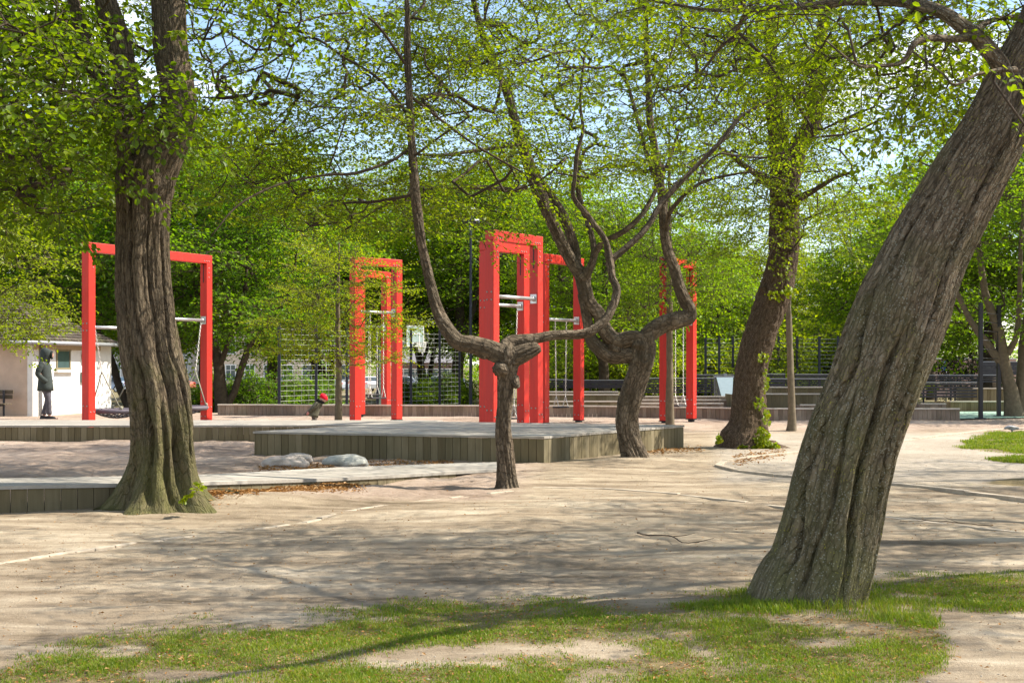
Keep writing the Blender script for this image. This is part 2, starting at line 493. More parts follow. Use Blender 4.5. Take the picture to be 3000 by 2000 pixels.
# ------------------------------------------------------------------ boards
M_fascia = plank_mat("fascia_wood", (0.105, 0.082, 0.042), (0.16, 0.13, 0.072), (0.24, 0.20, 0.125))
M_wallwood = plank_mat("wall_wood", (0.155, 0.115, 0.085), (0.25, 0.19, 0.145), (0.36, 0.29, 0.22))
M_deck = plank_mat("deck_wood", (0.235, 0.215, 0.185), (0.33, 0.305, 0.265), (0.44, 0.41, 0.36), axis=0, stain=(0.22, 0.195, 0.165))
M_capw = plank_mat("cap_wood", (0.5, 0.44, 0.36), (0.6, 0.53, 0.44), (0.68, 0.61, 0.52), axis=0, stain=(0.42, 0.36, 0.29))
M_stone = simple("edging_stone", (0.37, 0.31, 0.235), 0.9, var=0.35, scale=9, bmp=0.3)
def planks(mb, a, b, z0, z1, w=0.118, gap=0.007, th=0.026, off=0.0, base=None):
    """upright boards from a to b (xy), outer face at the line; base: function giving the lower end"""
    a = np.asarray(a, float)[:2]; b = np.asarray(b, float)[:2]
    L_ = np.linalg.norm(b - a); u = (b - a) / L_
    n = max(1, int(round(L_ / w))); w_ = L_ / n
    inn = np.array([-u[1], u[0]])
    for k in range(n):
        c = a + u * w_ * (k + 0.5) + inn * (th / 2 + 0.004 * random.random())
        zz = z0
        top = z1 - 0.004 * random.random()
        mb.box((*c, (zz + top) / 2), (w_ - gap, th, top - zz), (*u, 0))
def bilin(c, s, t):
    return (c[0] * (1 - s) + c[1] * s) * (1 - t) + (c[3] * (1 - s) + c[2] * s) * t
def deck(name, corners, H, label, cat, sides=((0, 1), (1, 2), (3, 0)), board=0.145, th=0.032):
    """corners: front left, front right, back right, back left in xy"""
    c = [np.array(p, float)[:2] for p in corners]
    root = empty(name, (*((c[0] + c[2]) / 2), 0), label, cat)
    o = np.array([*((c[0] + c[2]) / 2)])
    f = MB()
    for a, b in sides: planks(f, c[a] - o, c[b] - o, -0.08, H - th - 0.002)
    f.build("fascia", M_fascia, root)
    t = MB()
    dep = (np.linalg.norm(c[3] - c[0]) + np.linalg.norm(c[2] - c[1])) / 2
    n = int(dep / board)
    ctr = sum(c) / 4
    cc = [ctr + (p - ctr) * 1.006 - o for p in c]
    for k in range(n):
        t0, t1 = k / n, (k + 1 - 0.05) / n
        cuts = sorted([0, 1] + [random.uniform(0.2, 0.8)] * (k % 2) )
        for s0, s1 in zip(cuts[:-1], cuts[1:]):
            q = [bilin(cc, s0, t0), bilin(cc, s1 - 0.001, t0), bilin(cc, s1 - 0.001, t1), bilin(cc, s0, t1)]
            dz = random.uniform(-0.002, 0.002)
            V = [(*p, H - th + dz) for p in q] + [(*p, H + dz) for p in q]
            t.add(V, [[3, 2, 1, 0], [4, 5, 6, 7], [0, 1, 5, 4], [1, 2, 6, 5], [2, 3, 7, 6], [3, 0, 4, 7]])
    t.build("deck_boards", M_deck, root)
    return root
Rc, Lc, Ec = np.array([0.47, 20.0]), np.array([-4.06, 21.5]), np.array([2.98, 23.68])
deck("wooden_deck", [Lc, Rc, Ec, Lc + Ec - Rc], 0.385, "low square plank deck with grey top behind the twisted trees", "deck", sides=((0, 1), (1, 2), (3, 0)))
deck("wooden_deck", [(-14, 25.6), (-1.9, 25.85), (-1.45, 28.1), (-14, 28.1)], 0.29, "long low plank deck running below the red swing frames", "deck", sides=((0, 1), (1, 2)))
# boardwalk that ramps down to the ground
nearp = [(-500, 1440, .27), (0, 1423, .264), (370, 1416, .235), (640, 1410, .19), (1040, 1397, .095), (1500, 1371, .03)]
farp = [(-500, 1412, .27), (0, 1400, .264), (370, 1394, .235), (640, 1387, .19), (1040, 1366, .095), (1500, 1351, .03)]
def dpt(p):
    D = (CH - p[2]) * FPX / (p[1] - HZ)
    return np.array([(p[0] - 1500) / FPX * D, D, p[2]])
A_ = spline([dpt(p) for p in nearp], 60); B_ = spline([dpt(p) for p in farp], 60)
bw = empty("boardwalk", tuple(A_[0] * (1, 1, 0)), "grey plank boardwalk ramping down past the big trunk to the ground", "boardwalk")
o0 = A_[0] * np.array([1, 1, 0])
t_ = MB()
for k in range(7):
    a = A_ + (B_ - A_) * (k / 7) - o0; b = A_ + (B_ - A_) * ((k + 0.955) / 7) - o0
    for s0, s1 in ((0, 17), (17, 31), (31, 46), (46, 59)):
        s0 = max(0, s0 + (k * 5) % 7 - 3) if s0 else 0; s1 = s1 + (k * 5) % 7 - 3 if s1 < 59 else 59
        n_ = s1 - s0 + 1
        V = np.vstack([a[s0:s1 + 1], b[s0:s1 + 1], a[s0:s1 + 1] - (0, 0, .035), b[s0:s1 + 1] - (0, 0, .035)])
        i_ = np.arange(n_ - 1)
        Q = np.vstack([np.stack([i_, i_ + 1, n_ + i_ + 1, n_ + i_], 1), np.stack([2 * n_ + i_ + 1, 2 * n_ + i_, i_, i_ + 1], 1)[:, [1, 0, 3, 2]],
                       np.stack([n_ + i_, n_ + i_ + 1, 3 * n_ + i_ + 1, 3 * n_ + i_], 1)])
        Q = np.vstack([Q, [[0, n_, 3 * n_, 2 * n_], [n_ - 1, 3 * n_ - 1, 4 * n_ - 1, 2 * n_ - 1][::1]]])
        t_.add(V, Q)
t_.build("deck_boards", M_deck, bw)
f_ = MB()
Lw = np.concatenate([[0], np.cumsum(np.linalg.norm(np.diff(A_, axis=0), axis=1))])
for s in np.arange(0, Lw[-1] - 1.2, 0.158):
    p0 = np.array([np.interp(s, Lw, A_[:, k]) for k in range(3)]); p1 = np.array([np.interp(s + 0.158, Lw, A_[:, k]) for k in range(3)])
    u = unit(p1 - p0); c = (p0 + p1) / 2 + np.array([-u[1], u[0], 0]) * 0.03 - o0
    top = (p0[2] + p1[2]) / 2 - 0.037
    f_.box((c[0], c[1], (top - 0.25) / 2), (0.151, 0.026, top + 0.25), (u[0], u[1], 0))
f_.build("fascia", M_fascia, bw)
# path edging stones: thin rows let into the soil
def edging(pts, w=0.085, step=0.55, h=0.022):
    p = spline(np.array([G(*q) for q in pts]), 400)
    Ls = np.concatenate([[0], np.cumsum(np.linalg.norm(np.diff(p, axis=0), axis=1))])
    mb = MB()
    s = 0
    while s < Ls[-1] - 0.1:
        l = step * random.uniform(0.8, 1.2)
        a = np.array([np.interp(s, Ls, p[:, k]) for k in range(3)]); b = np.array([np.interp(min(s + l, Ls[-1]), Ls, p[:, k]) for k in range(3)])
        mb.box((a + b) / 2 + (0, 0, h - 0.05 + random.uniform(-.009, .004)), (np.linalg.norm(b - a) - 0.008, w, 0.1), unit(b - a) * (1, 1, 0))
        s += l
    return struct(mb.build("path_edging", M_stone, bevel=0.006))
edging([(-300, 1705), (0, 1653), (300, 1603), (600, 1562), (860, 1528), (1030, 1494), (1260, 1466), (1500, 1438)], w=0.065, step=0.24, h=0.005)
edging([(1560, 1430), (1760, 1433), (2000, 1450), (2290, 1482), (2590, 1512), (3000, 1560), (3400, 1612)], w=0.07, step=0.9, h=0.010)
edging([(2360, 1325), (2240, 1338), (2140, 1350), (2102, 1360), (2110, 1370), (2140, 1377), (2330, 1397), (2640, 1425), (3000, 1465), (3400, 1510)], w=0.09, step=0.8, h=0.035)
edging([(2560, 1300), (2630, 1293), (2760, 1276), (2880, 1262), (3100, 1247)], w=0.14, step=0.9, h=0.02)

# ------------------------------------------------------------------ retaining walls
def wall(name, pts, z0, z1, label, group=None, matp=None, cap=0.10, w=0.118, end=True):
    pts = [np.array(p, float) for p in pts]
    o = np.array([pts[0][0], pts[0][1]])
    root = empty(name, (*o, 0), label, "wall", group)
    f, t = MB(), MB()
    for a, b in zip(pts[:-1], pts[1:]):
        planks(f, a - o, b - o, z0, z1 - 0.035, w=w)
        u = unit(b - a); nrm = np.array([-u[1], u[0]])
        n = max(1, int(round(np.linalg.norm(b - a) / 2.4)))
        for k in range(n):
            p0 = a + (b - a) * k / n; p1 = a + (b - a) * (k + 1) / n
            c = (p0 + p1) / 2 + nrm * (cap / 2 - 0.015) - o
            t.box((*c, z1 - 0.016 + random.uniform(-.002, .002)), (np.linalg.norm(p1 - p0) - 0.006, cap + 0.03, 0.034), (*u, 0))
    if end:
        u = unit(pts[-1] - pts[-2]); nrm = np.array([-u[1], u[0]])
        planks(f, pts[-1] - o, pts[-1] + nrm * 1.2 - o, z0, z1 - 0.035)
        u = unit(pts[1] - pts[0]); nrm = np.array([-u[1], u[0]])
        planks(f, pts[0] + nrm * 1.6 - o, pts[0] - o, z0, z1 - 0.035)
    f.build("fascia", matp or M_wallwood, root)
    t.build("cap_board", M_capw, root)
    return root
wall("retaining_wall", [(-8.28, 38.4), (2.3, 37.0), (6.7, 34.95), (11.45, 34.9)], -0.1, 0.315, "long low plank wall with pale cap behind the swings")
G_T = "stepped plank terraces behind the long low wall"
def zy(y, D): return CH - (y - HZ) * D / FPX
def X(x, D): return (x - 1500) / FPX * D
wall("terrace_wall", [(X(1560, 39.5), 39.5), (X(1812, 39.5), 39.5)], -0.2, zy(1174, 39.5), "lowest short plank step left of the second twisted trunk", G_T, M_fascia)
wall("terrace_wall", [(X(1560, 41), 41), (X(1812, 41), 41)], -0.2, zy(1154, 41), "middle plank step left of the second twisted trunk", G_T, M_fascia)
wall("terrace_wall", [(X(1560, 42.2), 42.2), (X(1812, 42.2), 42.2)], -0.2, zy(1146, 42.2), "topmost plank step left of the second twisted trunk", G_T, M_fascia)
wall("terrace_wall", [(X(1875, 38.5), 38.5), (X(2120, 38.5), 38.5)], -0.2, zy(1180, 38.5), "lowest plank step behind the right swing frame", G_T)
wall("terrace_wall", [(X(1882, 39.6), 39.6), (X(2130, 39.6), 39.6)], -0.2, zy(1170, 39.6), "second plank step behind the right swing frame", G_T)
wall("terrace_wall", [(X(1890, 40.8), 40.8), (X(2140, 40.8), 40.8)], -0.2, zy(1160, 40.8), "topmost plank step behind the right swing frame", G_T)
wall("terrace_wall", [(X(2150, 38.2), 38.2), (X(2640, 38.2), 38.2)], -0.2, zy(1152, 38.2), "tall plank planter wall behind the thin straight trunk", G_T, M_fascia)
wall("terrace_wall", [(X(2180, 40), 40), (X(2440, 40), 40)], -0.2, zy(1132.5, 40), "upper plank wall below the black benches at right", G_T, M_fascia)
wall("terrace_wall", [(X(2345, 37.2), 37.2), (X(2470, 37.2), 37.2)], -0.2, zy(1184, 37.2), "narrow plank step in front of the tall planter wall", G_T)
wall("terrace_wall", [(X(2700, 37.5), 37.5), (X(2772, 37.5), 37.5)], -0.2, zy(1181, 37.5), "small reddish plank block right of the leaning trunk", G_T)
wall("terrace_wall", [(X(2785, 41), 41), (X(3030, 41), 41)], -0.3, zy(1174, 41), "plank wall behind the green court", G_T, M_fascia)
wall("terrace_wall", [(X(2850, 44), 44), (X(3060, 44), 44)], -0.3, zy(1136, 44), "upper plank wall behind the black posts", G_T, M_fascia)
# ------------------------------------------------------------------ trees
def stem(mb, pts, nu=64, step=0.03, seed=0, furrow=0.02, fu=9, fv=0.9, twist=0.0, lump=0.12, flutes=0, fl_amp=0.0, fl_h=1.0, flare=0.0, fh=0.25, lobes=5, base_z=None, knots=(), cracks=()):
    """swept trunk with lumps, flutes, root flare and bark furrows; pts rows are x y z r"""
    p = np.asarray(pts, float)
    L = np.linalg.norm(np.diff(p[:, :3], axis=0), axis=1).sum()
    n = max(6, int(L / step))
    q = spline(p, n)
    path, r = q[:, :3], np.maximum(q[:, 3], 0.004)
    t, a, b = frames(path)
    s = np.concatenate([[0], np.cumsum(np.linalg.norm(np.diff(path, axis=0), axis=1))])
    th = np.linspace(PI / 2, PI / 2 + 2 * PI, nu + 1)
    TH, S = np.meshgrid(th, s)
    RR = np.broadcast_to(r[:, None], TH.shape)
    tw = TH + twist * S
    c = np.stack([np.cos(tw), np.sin(tw), S], -1).reshape(-1, 3)
    d = (fbm(c * (0.9, 0.9, 1.3), 3, seed) - 0.5).reshape(TH.shape) * 2 * lump
    rad = RR * (1 + d)
    if flutes:
        ph = fbm(np.stack([S * 0.8, 0 * S, 0 * S], -1).reshape(-1, 3), 2, seed + 5).reshape(TH.shape) * 2.2
        w = np.cos(flutes * tw + ph) * 0.6 + np.cos((flutes + 2) * tw - ph * 1.6) * 0.4
        w = np.where(w < 0, -np.abs(w) ** 0.8 * 1.15, w * 0.55)
        rad = rad + RR * fl_amp * w * (0.35 + 0.65 * np.exp(-S / fl_h))
    if flare:
        k = 1 + 0.62 * np.cos(lobes * tw + seed) + 0.35 * np.cos((lobes + 2) * tw + 2.1)
        rad = rad + RR * flare * np.exp(-S / fh) * np.maximum(k, 0.1)
    f = fbm(c * (fu / 2, fu / 2, fv * 2), 5, seed + 11, 0.55).reshape(TH.shape)
    ridge = np.abs(2 * f - 1)                                   # 0 in the furrow
    f2 = fbm(c * (fu * 1.7, fu * 1.7, fv * 9), 3, seed + 31).reshape(TH.shape) - 0.5
    rad = rad + furrow * ((np.minimum(ridge * 3.2, 1) - 0.8) + 0.5 * f2)
    for (c0, s0, s1, dep, wid, sd) in cracks:
        wob = (fbm(np.stack([S * 1.3, 0 * S + sd, 0 * S], -1).reshape(-1, 3), 3, sd) - 0.5).reshape(TH.shape) * 0.5
        dth = np.angle(np.exp(1j * (tw - c0 - wob)))
        wv = 0.6 + 0.8 * vnoise(np.stack([S * 5, 0 * S + sd, 0 * S], -1).reshape(-1, 3), sd).reshape(TH.shape)
        on = sstep(s0, s0 + 0.25, S) * sstep(s1, s1 - 0.35, S)
        rad = rad - dep * on * wv * np.exp(-(dth * RR / (wid * (0.5 + 0.5 * wv))) ** 2) + dep * 0.25 * on * np.exp(-(dth * RR / (wid * 3.2)) ** 2)
    V = path[:, None] + (a[:, None] * np.cos(TH)[..., None] + b[:, None] * np.sin(TH)[..., None]) * rad[..., None]
    for (kx, ky, kz, kr, ka) in knots:
        dd = np.linalg.norm(V - np.array([kx, ky, kz]), axis=-1)
        V = V + (V - path[:, None]) / np.maximum(np.linalg.norm(V - path[:, None], axis=-1, keepdims=True), 1e-6) * (ka * np.exp(-(dd / kr) ** 2) - ka * 0.8 * np.exp(-(dd / (kr * 0.45)) ** 2))[..., None]
    if base_z is not None:
        V[..., 2] = np.where(S < 0.35, np.maximum(V[..., 2], base_z - 0.12), V[..., 2])
    m = nu + 1
    i = np.arange(n - 1)[:, None] * m; j = np.arange(nu)[None]
    Q = np.stack([i + j, i + j + 1, i + m + j + 1, i + m + j], -1).reshape(-1, 4)
    uv = np.stack([(TH - PI / 2) * np.mean(r), S], -1).reshape(-1, 2)
    V = V.reshape(-1, 3)
    cap = np.vstack([V, path[-1] + t[-1] * r[-1] * 0.25])
    T = [[len(V), (n - 1) * m + k, (n - 1) * m + k + 1] for k in range(nu)]
    mb.add(cap, Q, T, np.vstack([uv, uv[-1]]))
    return path, r
class Grow:
    """branches that reach from given limbs to given leaf positions"""
    def __init__(s, cap=40000):
        s.p = np.zeros((cap, 3)); s.par = np.full(cap, -1); s.fix = np.zeros(cap); s.dir = np.zeros((cap, 3)); s.n = 0
        s.paths = []
    def limb(s, path, r, skip=0.0):
        d = np.gradient(path, axis=0); d = unit(d)
        k0 = int(len(path) * skip); st = max(1, len(path) // 40)
        for i in range(k0, len(path), st):
            s.p[s.n] = path[i]; s.fix[s.n] = r[i]; s.dir[s.n] = d[i]; s.n += 1
    def run(s, att, step=0.3, bend=0.35, droop=0.0, up=0.12, r=None):
        att = np.asarray(att, float)
        r = r or np.random.default_rng(1)
        base = s.p[:s.n]
        d0 = np.array([np.min(np.linalg.norm(base - a, axis=1)) for a in att])
        for a in att[np.argsort(d0)]:
            rel = s.p[:s.n] - a
            dd = np.linalg.norm(rel, axis=1) + 0.45 * np.maximum(rel[:, 2], 0)
            k = int(np.argmin(dd))
            p0 = s.p[k]; L = np.linalg.norm(a - p0)
            if L < 0.05: continue
            c = p0 + s.dir[k] * L * bend + np.array([0, 0, up * L]) + r.normal(0, 0.06 * L, 3)
            m = max(2, int(L / step) + 1)
            t = np.linspace(0, 1, m + 1)[:, None]
            pts = (1 - t) ** 2 * p0 + 2 * (1 - t) * t * c + t ** 2 * a
            pts[1:-1] += r.normal(0, 0.035, (m - 1, 3))
            idx = [k]
            for i in range(1, m + 1):
                s.p[s.n] = pts[i]; s.par[s.n] = idx[-1]; s.dir[s.n] = unit(pts[i] - pts[i - 1]); idx.append(s.n); s.n += 1
            s.paths.append(idx)
    def radii(s, tip=0.0045, ex=0.43):
        cnt = np.zeros(s.n)
        for idx in s.paths: cnt[idx[-1]] += 1
        for i in range(s.n - 1, -1, -1):
            if s.par[i] >= 0: cnt[s.par[i]] += cnt[i]
        rad = tip * np.maximum(cnt, 1) ** ex
        s.cnt = cnt
        f = s.fix[:s.n] > 0
        rad[f] = s.fix[:s.n][f]
        return rad
    def tubes(s, mb, tip=0.0045, ex=0.43, n=5):
        rad = s.radii(tip, ex)
        for idx in s.paths:
            r = rad[idx].copy()
            r[0] = min(r[0], r[1] * 1.25)
            mb.tube(s.p[idx], r, n, caps=False)
def spray(seed, L=1.0, W=0.62, ns=8, sp=0.055, leaf=0.06, droop=0.12):
    """flat leafy twig: leaf bases, directions, normals, lengths, and thin twigs"""
    r = np.random.default_rng(seed)
    B, D, Nn, Ln, S = [], [], [], [], []
    def twig(a, d, l):
        n = max(2, int(l / sp)); side = r.choice([-1, 1])
        cur = a.copy(); dd = d.copy()
        for i in range(n):
            nx = cur + dd * (l / n)
            S.append((cur.copy(), nx.copy())); cur = nx
            dd = unit(dd + r.normal(0, 0.10, 3) + (0, 0, -droop * 0.25))
            side = -side
            perp = np.array([-dd[1], dd[0], 0]) * side
            ld = unit(dd * r.uniform(0.25, 0.9) + perp * r.uniform(0.6, 1.0) + r.normal(0, 0.22, 3) + (0, 0, -0.18))
            B.append(cur.copy()); D.append(ld)
            Nn.append(unit(np.array([0, 0, 1.0]) + r.normal(0, 0.36, 3))); Ln.append(leaf * r.uniform(0.6, 1.2))
        return cur
    m = ns; side = 1
    pos = np.array([-0.42 * L, 0, 0]); d = np.array([1.0, 0, 0.05])
    for i in range(m):
        nx = pos + d * (L / m); S.append((pos.copy(), nx.copy())); pos = nx
        d = unit(d + r.normal(0, 0.09, 3) + (0, 0, -droop * 0.2))
        side = -side
        ang = side * r.uniform(0.55, 1.05)
        dd = np.array([math.cos(ang) * d[0] - math.sin(ang) * d[1], math.sin(ang) * d[0] + math.cos(ang) * d[1], d[2] + r.normal(0, 0.15)])
        f = math.sin(PI * (i + 0.8) / (m + 0.8))
        twig(pos, unit(dd), W * 0.62 * f * r.uniform(0.6, 1.15) + 0.06)
    twig(pos, d, 0.16 * L)
    return np.array(B), np.array(D), np.array(Nn), np.array(Ln), np.array(S)
def leaves(mb, B, D, Nn, Ln, wide=0.62, fine=False, curl=0.12):
    D = unit(D); side = unit(np.cross(D, Nn)); up = np.cross(side, D)
    l = Ln[:, None]; w = l * wide / 2
    n = len(B)
    if not fine:
        tip = B + D * l - up * l * curl
        md = B + D * l * 0.45
        V = np.stack([B, md + side * w + up * w * 0.35, tip, md - side * w + up * w * 0.35], 1).reshape(-1, 3)
        k = np.arange(n)[:, None] * 4
        mb.add(V, None, np.vstack([k + [0, 1, 2], k + [0, 2, 3]]))
    else:
        tip = B + D * l - up * l * curl
        a = B + D * l * 0.25; b = B + D * l * 0.66 - up * l * curl * 0.4
        V = np.stack([B, a + side * w * 0.85 + up * w * 0.3, b + side * w * 0.9 + up * w * 0.25, tip, b - side * w * 0.9 + up * w * 0.25, a - side * w * 0.85 + up * w * 0.3], 1).reshape(-1, 3)
        k = np.arange(n)[:, None] * 6
        mb.add(V, np.vstack([k + [0, 1, 2, 3], k + [0, 3, 4, 5]]))
def twigs3(mb, S, r0=0.0022):
    """thin three-sided twigs"""
    a, b = S[:, 0], S[:, 1]
    d = unit(b - a)
    u = unit(np.cross(d, np.array([0.3, 0.2, 1.0]))); v = np.cross(d, u)
    V = []
    for e, r in ((a, r0), (b, r0 * 0.8)):
        for k in range(3):
            V.append(e + (u * math.cos(k * 2.094) + v * math.sin(k * 2.094)) * r)
    V = np.stack(V, 1).reshape(-1, 3)
    k = np.arange(len(S))[:, None] * 6
    mb.add(V, np.vstack([k + [0, 1, 4, 3], k + [1, 2, 5, 4], k + [2, 0, 3, 5]]))
def place_sprays(temps, pos, axis_, r, scale=(0.75, 1.25), tilt=0.17):
    """copies of the spray templates at pos, pointing along axis_; returns stacked leaf arrays"""
    out = [[], [], [], [], []]
    pos = np.asarray(pos); ax = np.asarray(axis_).copy()
    ax[:, 2] *= 0.45
    ax = unit(ax + r.normal(0, 0.22, ax.shape) * (1, 1, 0.6))
    upv = unit(np.array([0, 0, 1.0]) + r.normal(0, tilt, ax.shape))
    y = unit(np.cross(upv, ax)); z_ = np.cross(ax, y)
    M = np.stack([ax, y, z_], -1)
    sc = r.uniform(*scale, len(pos))
    which = r.integers(0, len(temps), len(pos))
    for k, t in enumerate(temps):
        i = np.where(which == k)[0]
        if not len(i): continue
        m, s_ = M[i], sc[i][:, None, None]
        out[0].append((np.einsum('nij,kj->nki', m, t[0]) * s_ + pos[i][:, None]).reshape(-1, 3))
        out[1].append(np.einsum('nij,kj->nki', m, t[1]).reshape(-1, 3))
        out[2].append(np.einsum('nij,kj->nki', m, t[2]).reshape(-1, 3))
        out[3].append((np.broadcast_to(t[3][None], (len(i), len(t[3]))) * np.clip(sc[i][:, None], 0.85, 1.15)).reshape(-1))
        S = t[4].reshape(-1, 3)
        out[4].append((np.einsum('nij,kj->nki', m, S) * s_ + pos[i][:, None]).reshape(-1, 2, 3))
    return [np.concatenate(o) for o in out]
# bark
M_bark_big = bark_mat("bark_limes", (0.035, 0.025, 0.015), (0.125, 0.093, 0.060), (0.25, 0.195, 0.13), moss=(0.115, 0.115, 0.035), moss_h=1.5, lichen=0.25, su=24, sv=2.6, bmp=0.9)
M_bark_lean = bark_mat("bark_furrowed", (0.045, 0.033, 0.020), (0.20, 0.150, 0.098), (0.37, 0.295, 0.205), moss=(0.155, 0.15, 0.060), moss_h=2.6, lichen=1.0, su=26, sv=3.0, bmp=1.0)
M_bark_smooth = bark_mat("bark_smooth", (0.045, 0.033, 0.021), (0.14, 0.105, 0.070), (0.29, 0.235, 0.17), su=14, sv=3.2, bmp=0.8, patch=(0.075, 0.060, 0.040))
M_bark_ivy = bark_mat("bark_scaly", (0.045, 0.030, 0.019), (0.14, 0.095, 0.060), (0.26, 0.19, 0.13), su=30, sv=12, bmp=0.9)
M_bark_far = simple("bark_far", (0.075, 0.058, 0.042), 0.9, var=0.45, scale=6, bmp=0.5, spec=0.1)
M_bark_young = simple("bark_young", (0.14, 0.112, 0.074), 0.85, var=0.3, scale=12, bmp=0.3, spec=0.2)
M_twig = simple("twig_bark", (0.055, 0.040, 0.028), 0.85, var=0.3, scale=8, spec=0.2)
# leaves
TT = (2.3, 2.2, 0.3)
L_near = leaf_mat("leaf_hornbeam", (0.058, 0.095, 0.004), (0.106, 0.162, 0.006), (0.165, 0.195, 0.009), trans=0.54, tint=TT)
L_big = leaf_mat("leaf_elm", (0.044, 0.084, 0.004), (0.084, 0.140, 0.006), (0.130, 0.175, 0.009), trans=0.54, tint=TT)
L_gold = leaf_mat("leaf_golden", (0.100, 0.155, 0.004), (0.155, 0.205, 0.006), (0.215, 0.225, 0.010), trans=0.56, tint=(2.3, 2.3, .3))
L_green = leaf_mat("leaf_green", (0.056, 0.118, 0.004), (0.108, 0.195, 0.007), (0.165, 0.235, 0.011), trans=0.56, big=0.3, tint=TT)
L_yellow = leaf_mat("leaf_yellow", (0.090, 0.142, 0.004), (0.148, 0.208, 0.007), (0.205, 0.240, 0.012), trans=0.56, big=0.3, tint=TT)
L_deep = leaf_mat("leaf_deep", (0.042, 0.104, 0.006), (0.086, 0.175, 0.010), (0.135, 0.215, 0.015), trans=0.54, big=0.3, tint=TT)
L_olive = leaf_mat("leaf_olive", (0.12, 0.11, 0.014), (0.18, 0.155, 0.022), (0.24, 0.195, 0.035), trans=0.5, big=0.3)
L_dark = leaf_mat("leaf_dark", (0.010, 0.018, 0.009), (0.018, 0.032, 0.014), (0.035, 0.05, 0.02), trans=0.2)
SP_h = [spray(s, 1.0, 0.75, 8, 0.043, 0.060) for s in range(6)]
SP_s = [spray(s + 20, 0.85, 0.6, 7, 0.040, 0.046) for s in range(6)]
SP_b = [spray(s + 40, 1.0, 0.7, 7, 0.054, 0.068, droop=0.3) for s in range(6)]
SP_f = [spray(s + 60, 1.5, 1.1, 7, 0.15, 0.165, droop=0.2) for s in range(6)]
SP_c = [spray(s + 80, 1.1, 0.9, 7, 0.11, 0.12, droop=0.2) for s in range(6)]
def box_att(r, x0, y0, x1, y1, d0, d1, n, layer=0.0):
    n = int(n * 1.3); k = max(1, n // 5)                       # leaves gather in flat clumps
    x = r.uniform(x0, x1, k); y = r.uniform(y0, y1, k); D = r.uniform(d0, d1, k)
    p = np.stack([(x - 1500) / FPX * D, D, CH - (y - HZ) / FPX * D], 1)
    p = p[r.integers(0, k, n)] + r.normal(0, 1, (n, 3)) * np.array([.55, .55, .15]) * (0.5 * (d0 + d1) / 16) ** 0.7
    if layer:
        p[:, 2] = np.round(p[:, 2] / layer) * layer + r.normal(0, layer * 0.14, n) + 0.1 * np.sin(p[:, 0] * 0.9)
    return p
def px_path(rows, D):
    """rows of photo x, y, half width (px) and optional depth offset -> x y z r"""
    o = []
    for q in rows:
        d = D + (q[3] if len(q) > 3 else 0)
        p = P(q[0], q[1], d)
        o.append([*p, q[2] * d / FPX])
    return np.array(o)
def finish_tree(root, gr, temps, leafm, o, r, extra=0.6, tip=0.0045, fine=False, scale=(0.75, 1.25), wide=0.62, twig=0.0022, twigm=None, up_bias=0.0, cull=None):
    """branches and crown meshes for grown paths"""
    bm = MB()
    gr.tubes(bm, tip)
    pos, ax = [], []
    for idx in gr.paths:
        p = gr.p[idx]
        pos.append(p[-1]); ax.append(unit(p[-1] - p[max(0, len(p) - 3)]))
        for k in range(1, len(idx) - 1):
            if gr.cnt[idx[k]] <= 3 and r.random() < extra:
                d = unit(p[k] - p[k - 1]); side = r.choice([-1, 1]); a = side * r.uniform(0.6, 1.3)
                dd = np.array([d[0] * math.cos(a) - d[1] * math.sin(a), d[0] * math.sin(a) + d[1] * math.cos(a), d[2] * 0.4])
                if np.linalg.norm(dd) < 0.2: dd = np.array([math.cos(a * 3), math.sin(a * 3), 0])
                pos.append(p[k] + unit(dd) * 0.3); ax.append(unit(dd))
    pos = np.array(pos); ax = np.array(ax)
    if cull is not None:
        k = cull(pos); pos, ax = pos[k], ax[k]
    lv = place_sprays(temps, pos, ax, r, scale)
    twigs3(bm, lv[4], twig)
    for v in bm.v: v -= o
    bo = bm.build("branches", twigm or M_twig, root, smooth=True)
    cm = MB()
    leaves(cm, *lv[:4], wide=wide, fine=fine)
    for v in cm.v: v -= o
    co = cm.build("crown", leafm, root)
    return len(pos), len(lv[3])
def tree_root(name, base, label, group=None):
    return empty(name, tuple(base), label, "tree", group), np.asarray(base, float)

# ---- the big tree at left
r = np.random.default_rng(101)
D = 13.6
root, o = tree_root("mature_tree", G(478, 1478), "massive fluted grey brown trunk with forked top beside the boardwalk", None)
tm = MB()
main = [(478, 1500, 84), (478, 1440, 84), (481, 1370, 84), (480, 1300, 84), (477, 1240, 86), (466, 1140, 88), (445, 1040, 86), (428, 900, 82), (420, 750, 77), (424, 620, 77), (430, 530, 84), (436, 470, 74), (440, 430, 46), (442, 405, 18)]
pth = px_path(main, D)
p1, r1 = stem(tm, pth, 260, 0.018, 3, furrow=0.014, fu=9, fv=0.6, twist=0.06, cracks=((4.55, 0.0, 1.7, .085, .028, 21), (5.05, 0.0, 1.2, .10, .03, 22), (4.0, 0.0, 1.3, .08, .025, 23), (5.5, 0.0, 1.0, .09, .03, 24), (4.75, 1.4, 3.6, .04, .014, 25), (4.2, 1.2, 3.9, .035, .012, 26), (5.3, 1.0, 3.4, .035, .012, 27), (4.5, 2.8, 5.2, .07, .022, 28), (3.6, 0.1, 2.6, .05, .015, 29), (5.8, 0.4, 3.0, .045, .014, 30)),  lump=0.06, flutes=5, fl_amp=0.24, fl_h=1.0, flare=0.80, fh=0.26, lobes=5, base_z=o[2])
limbs = [(p1, r1)]
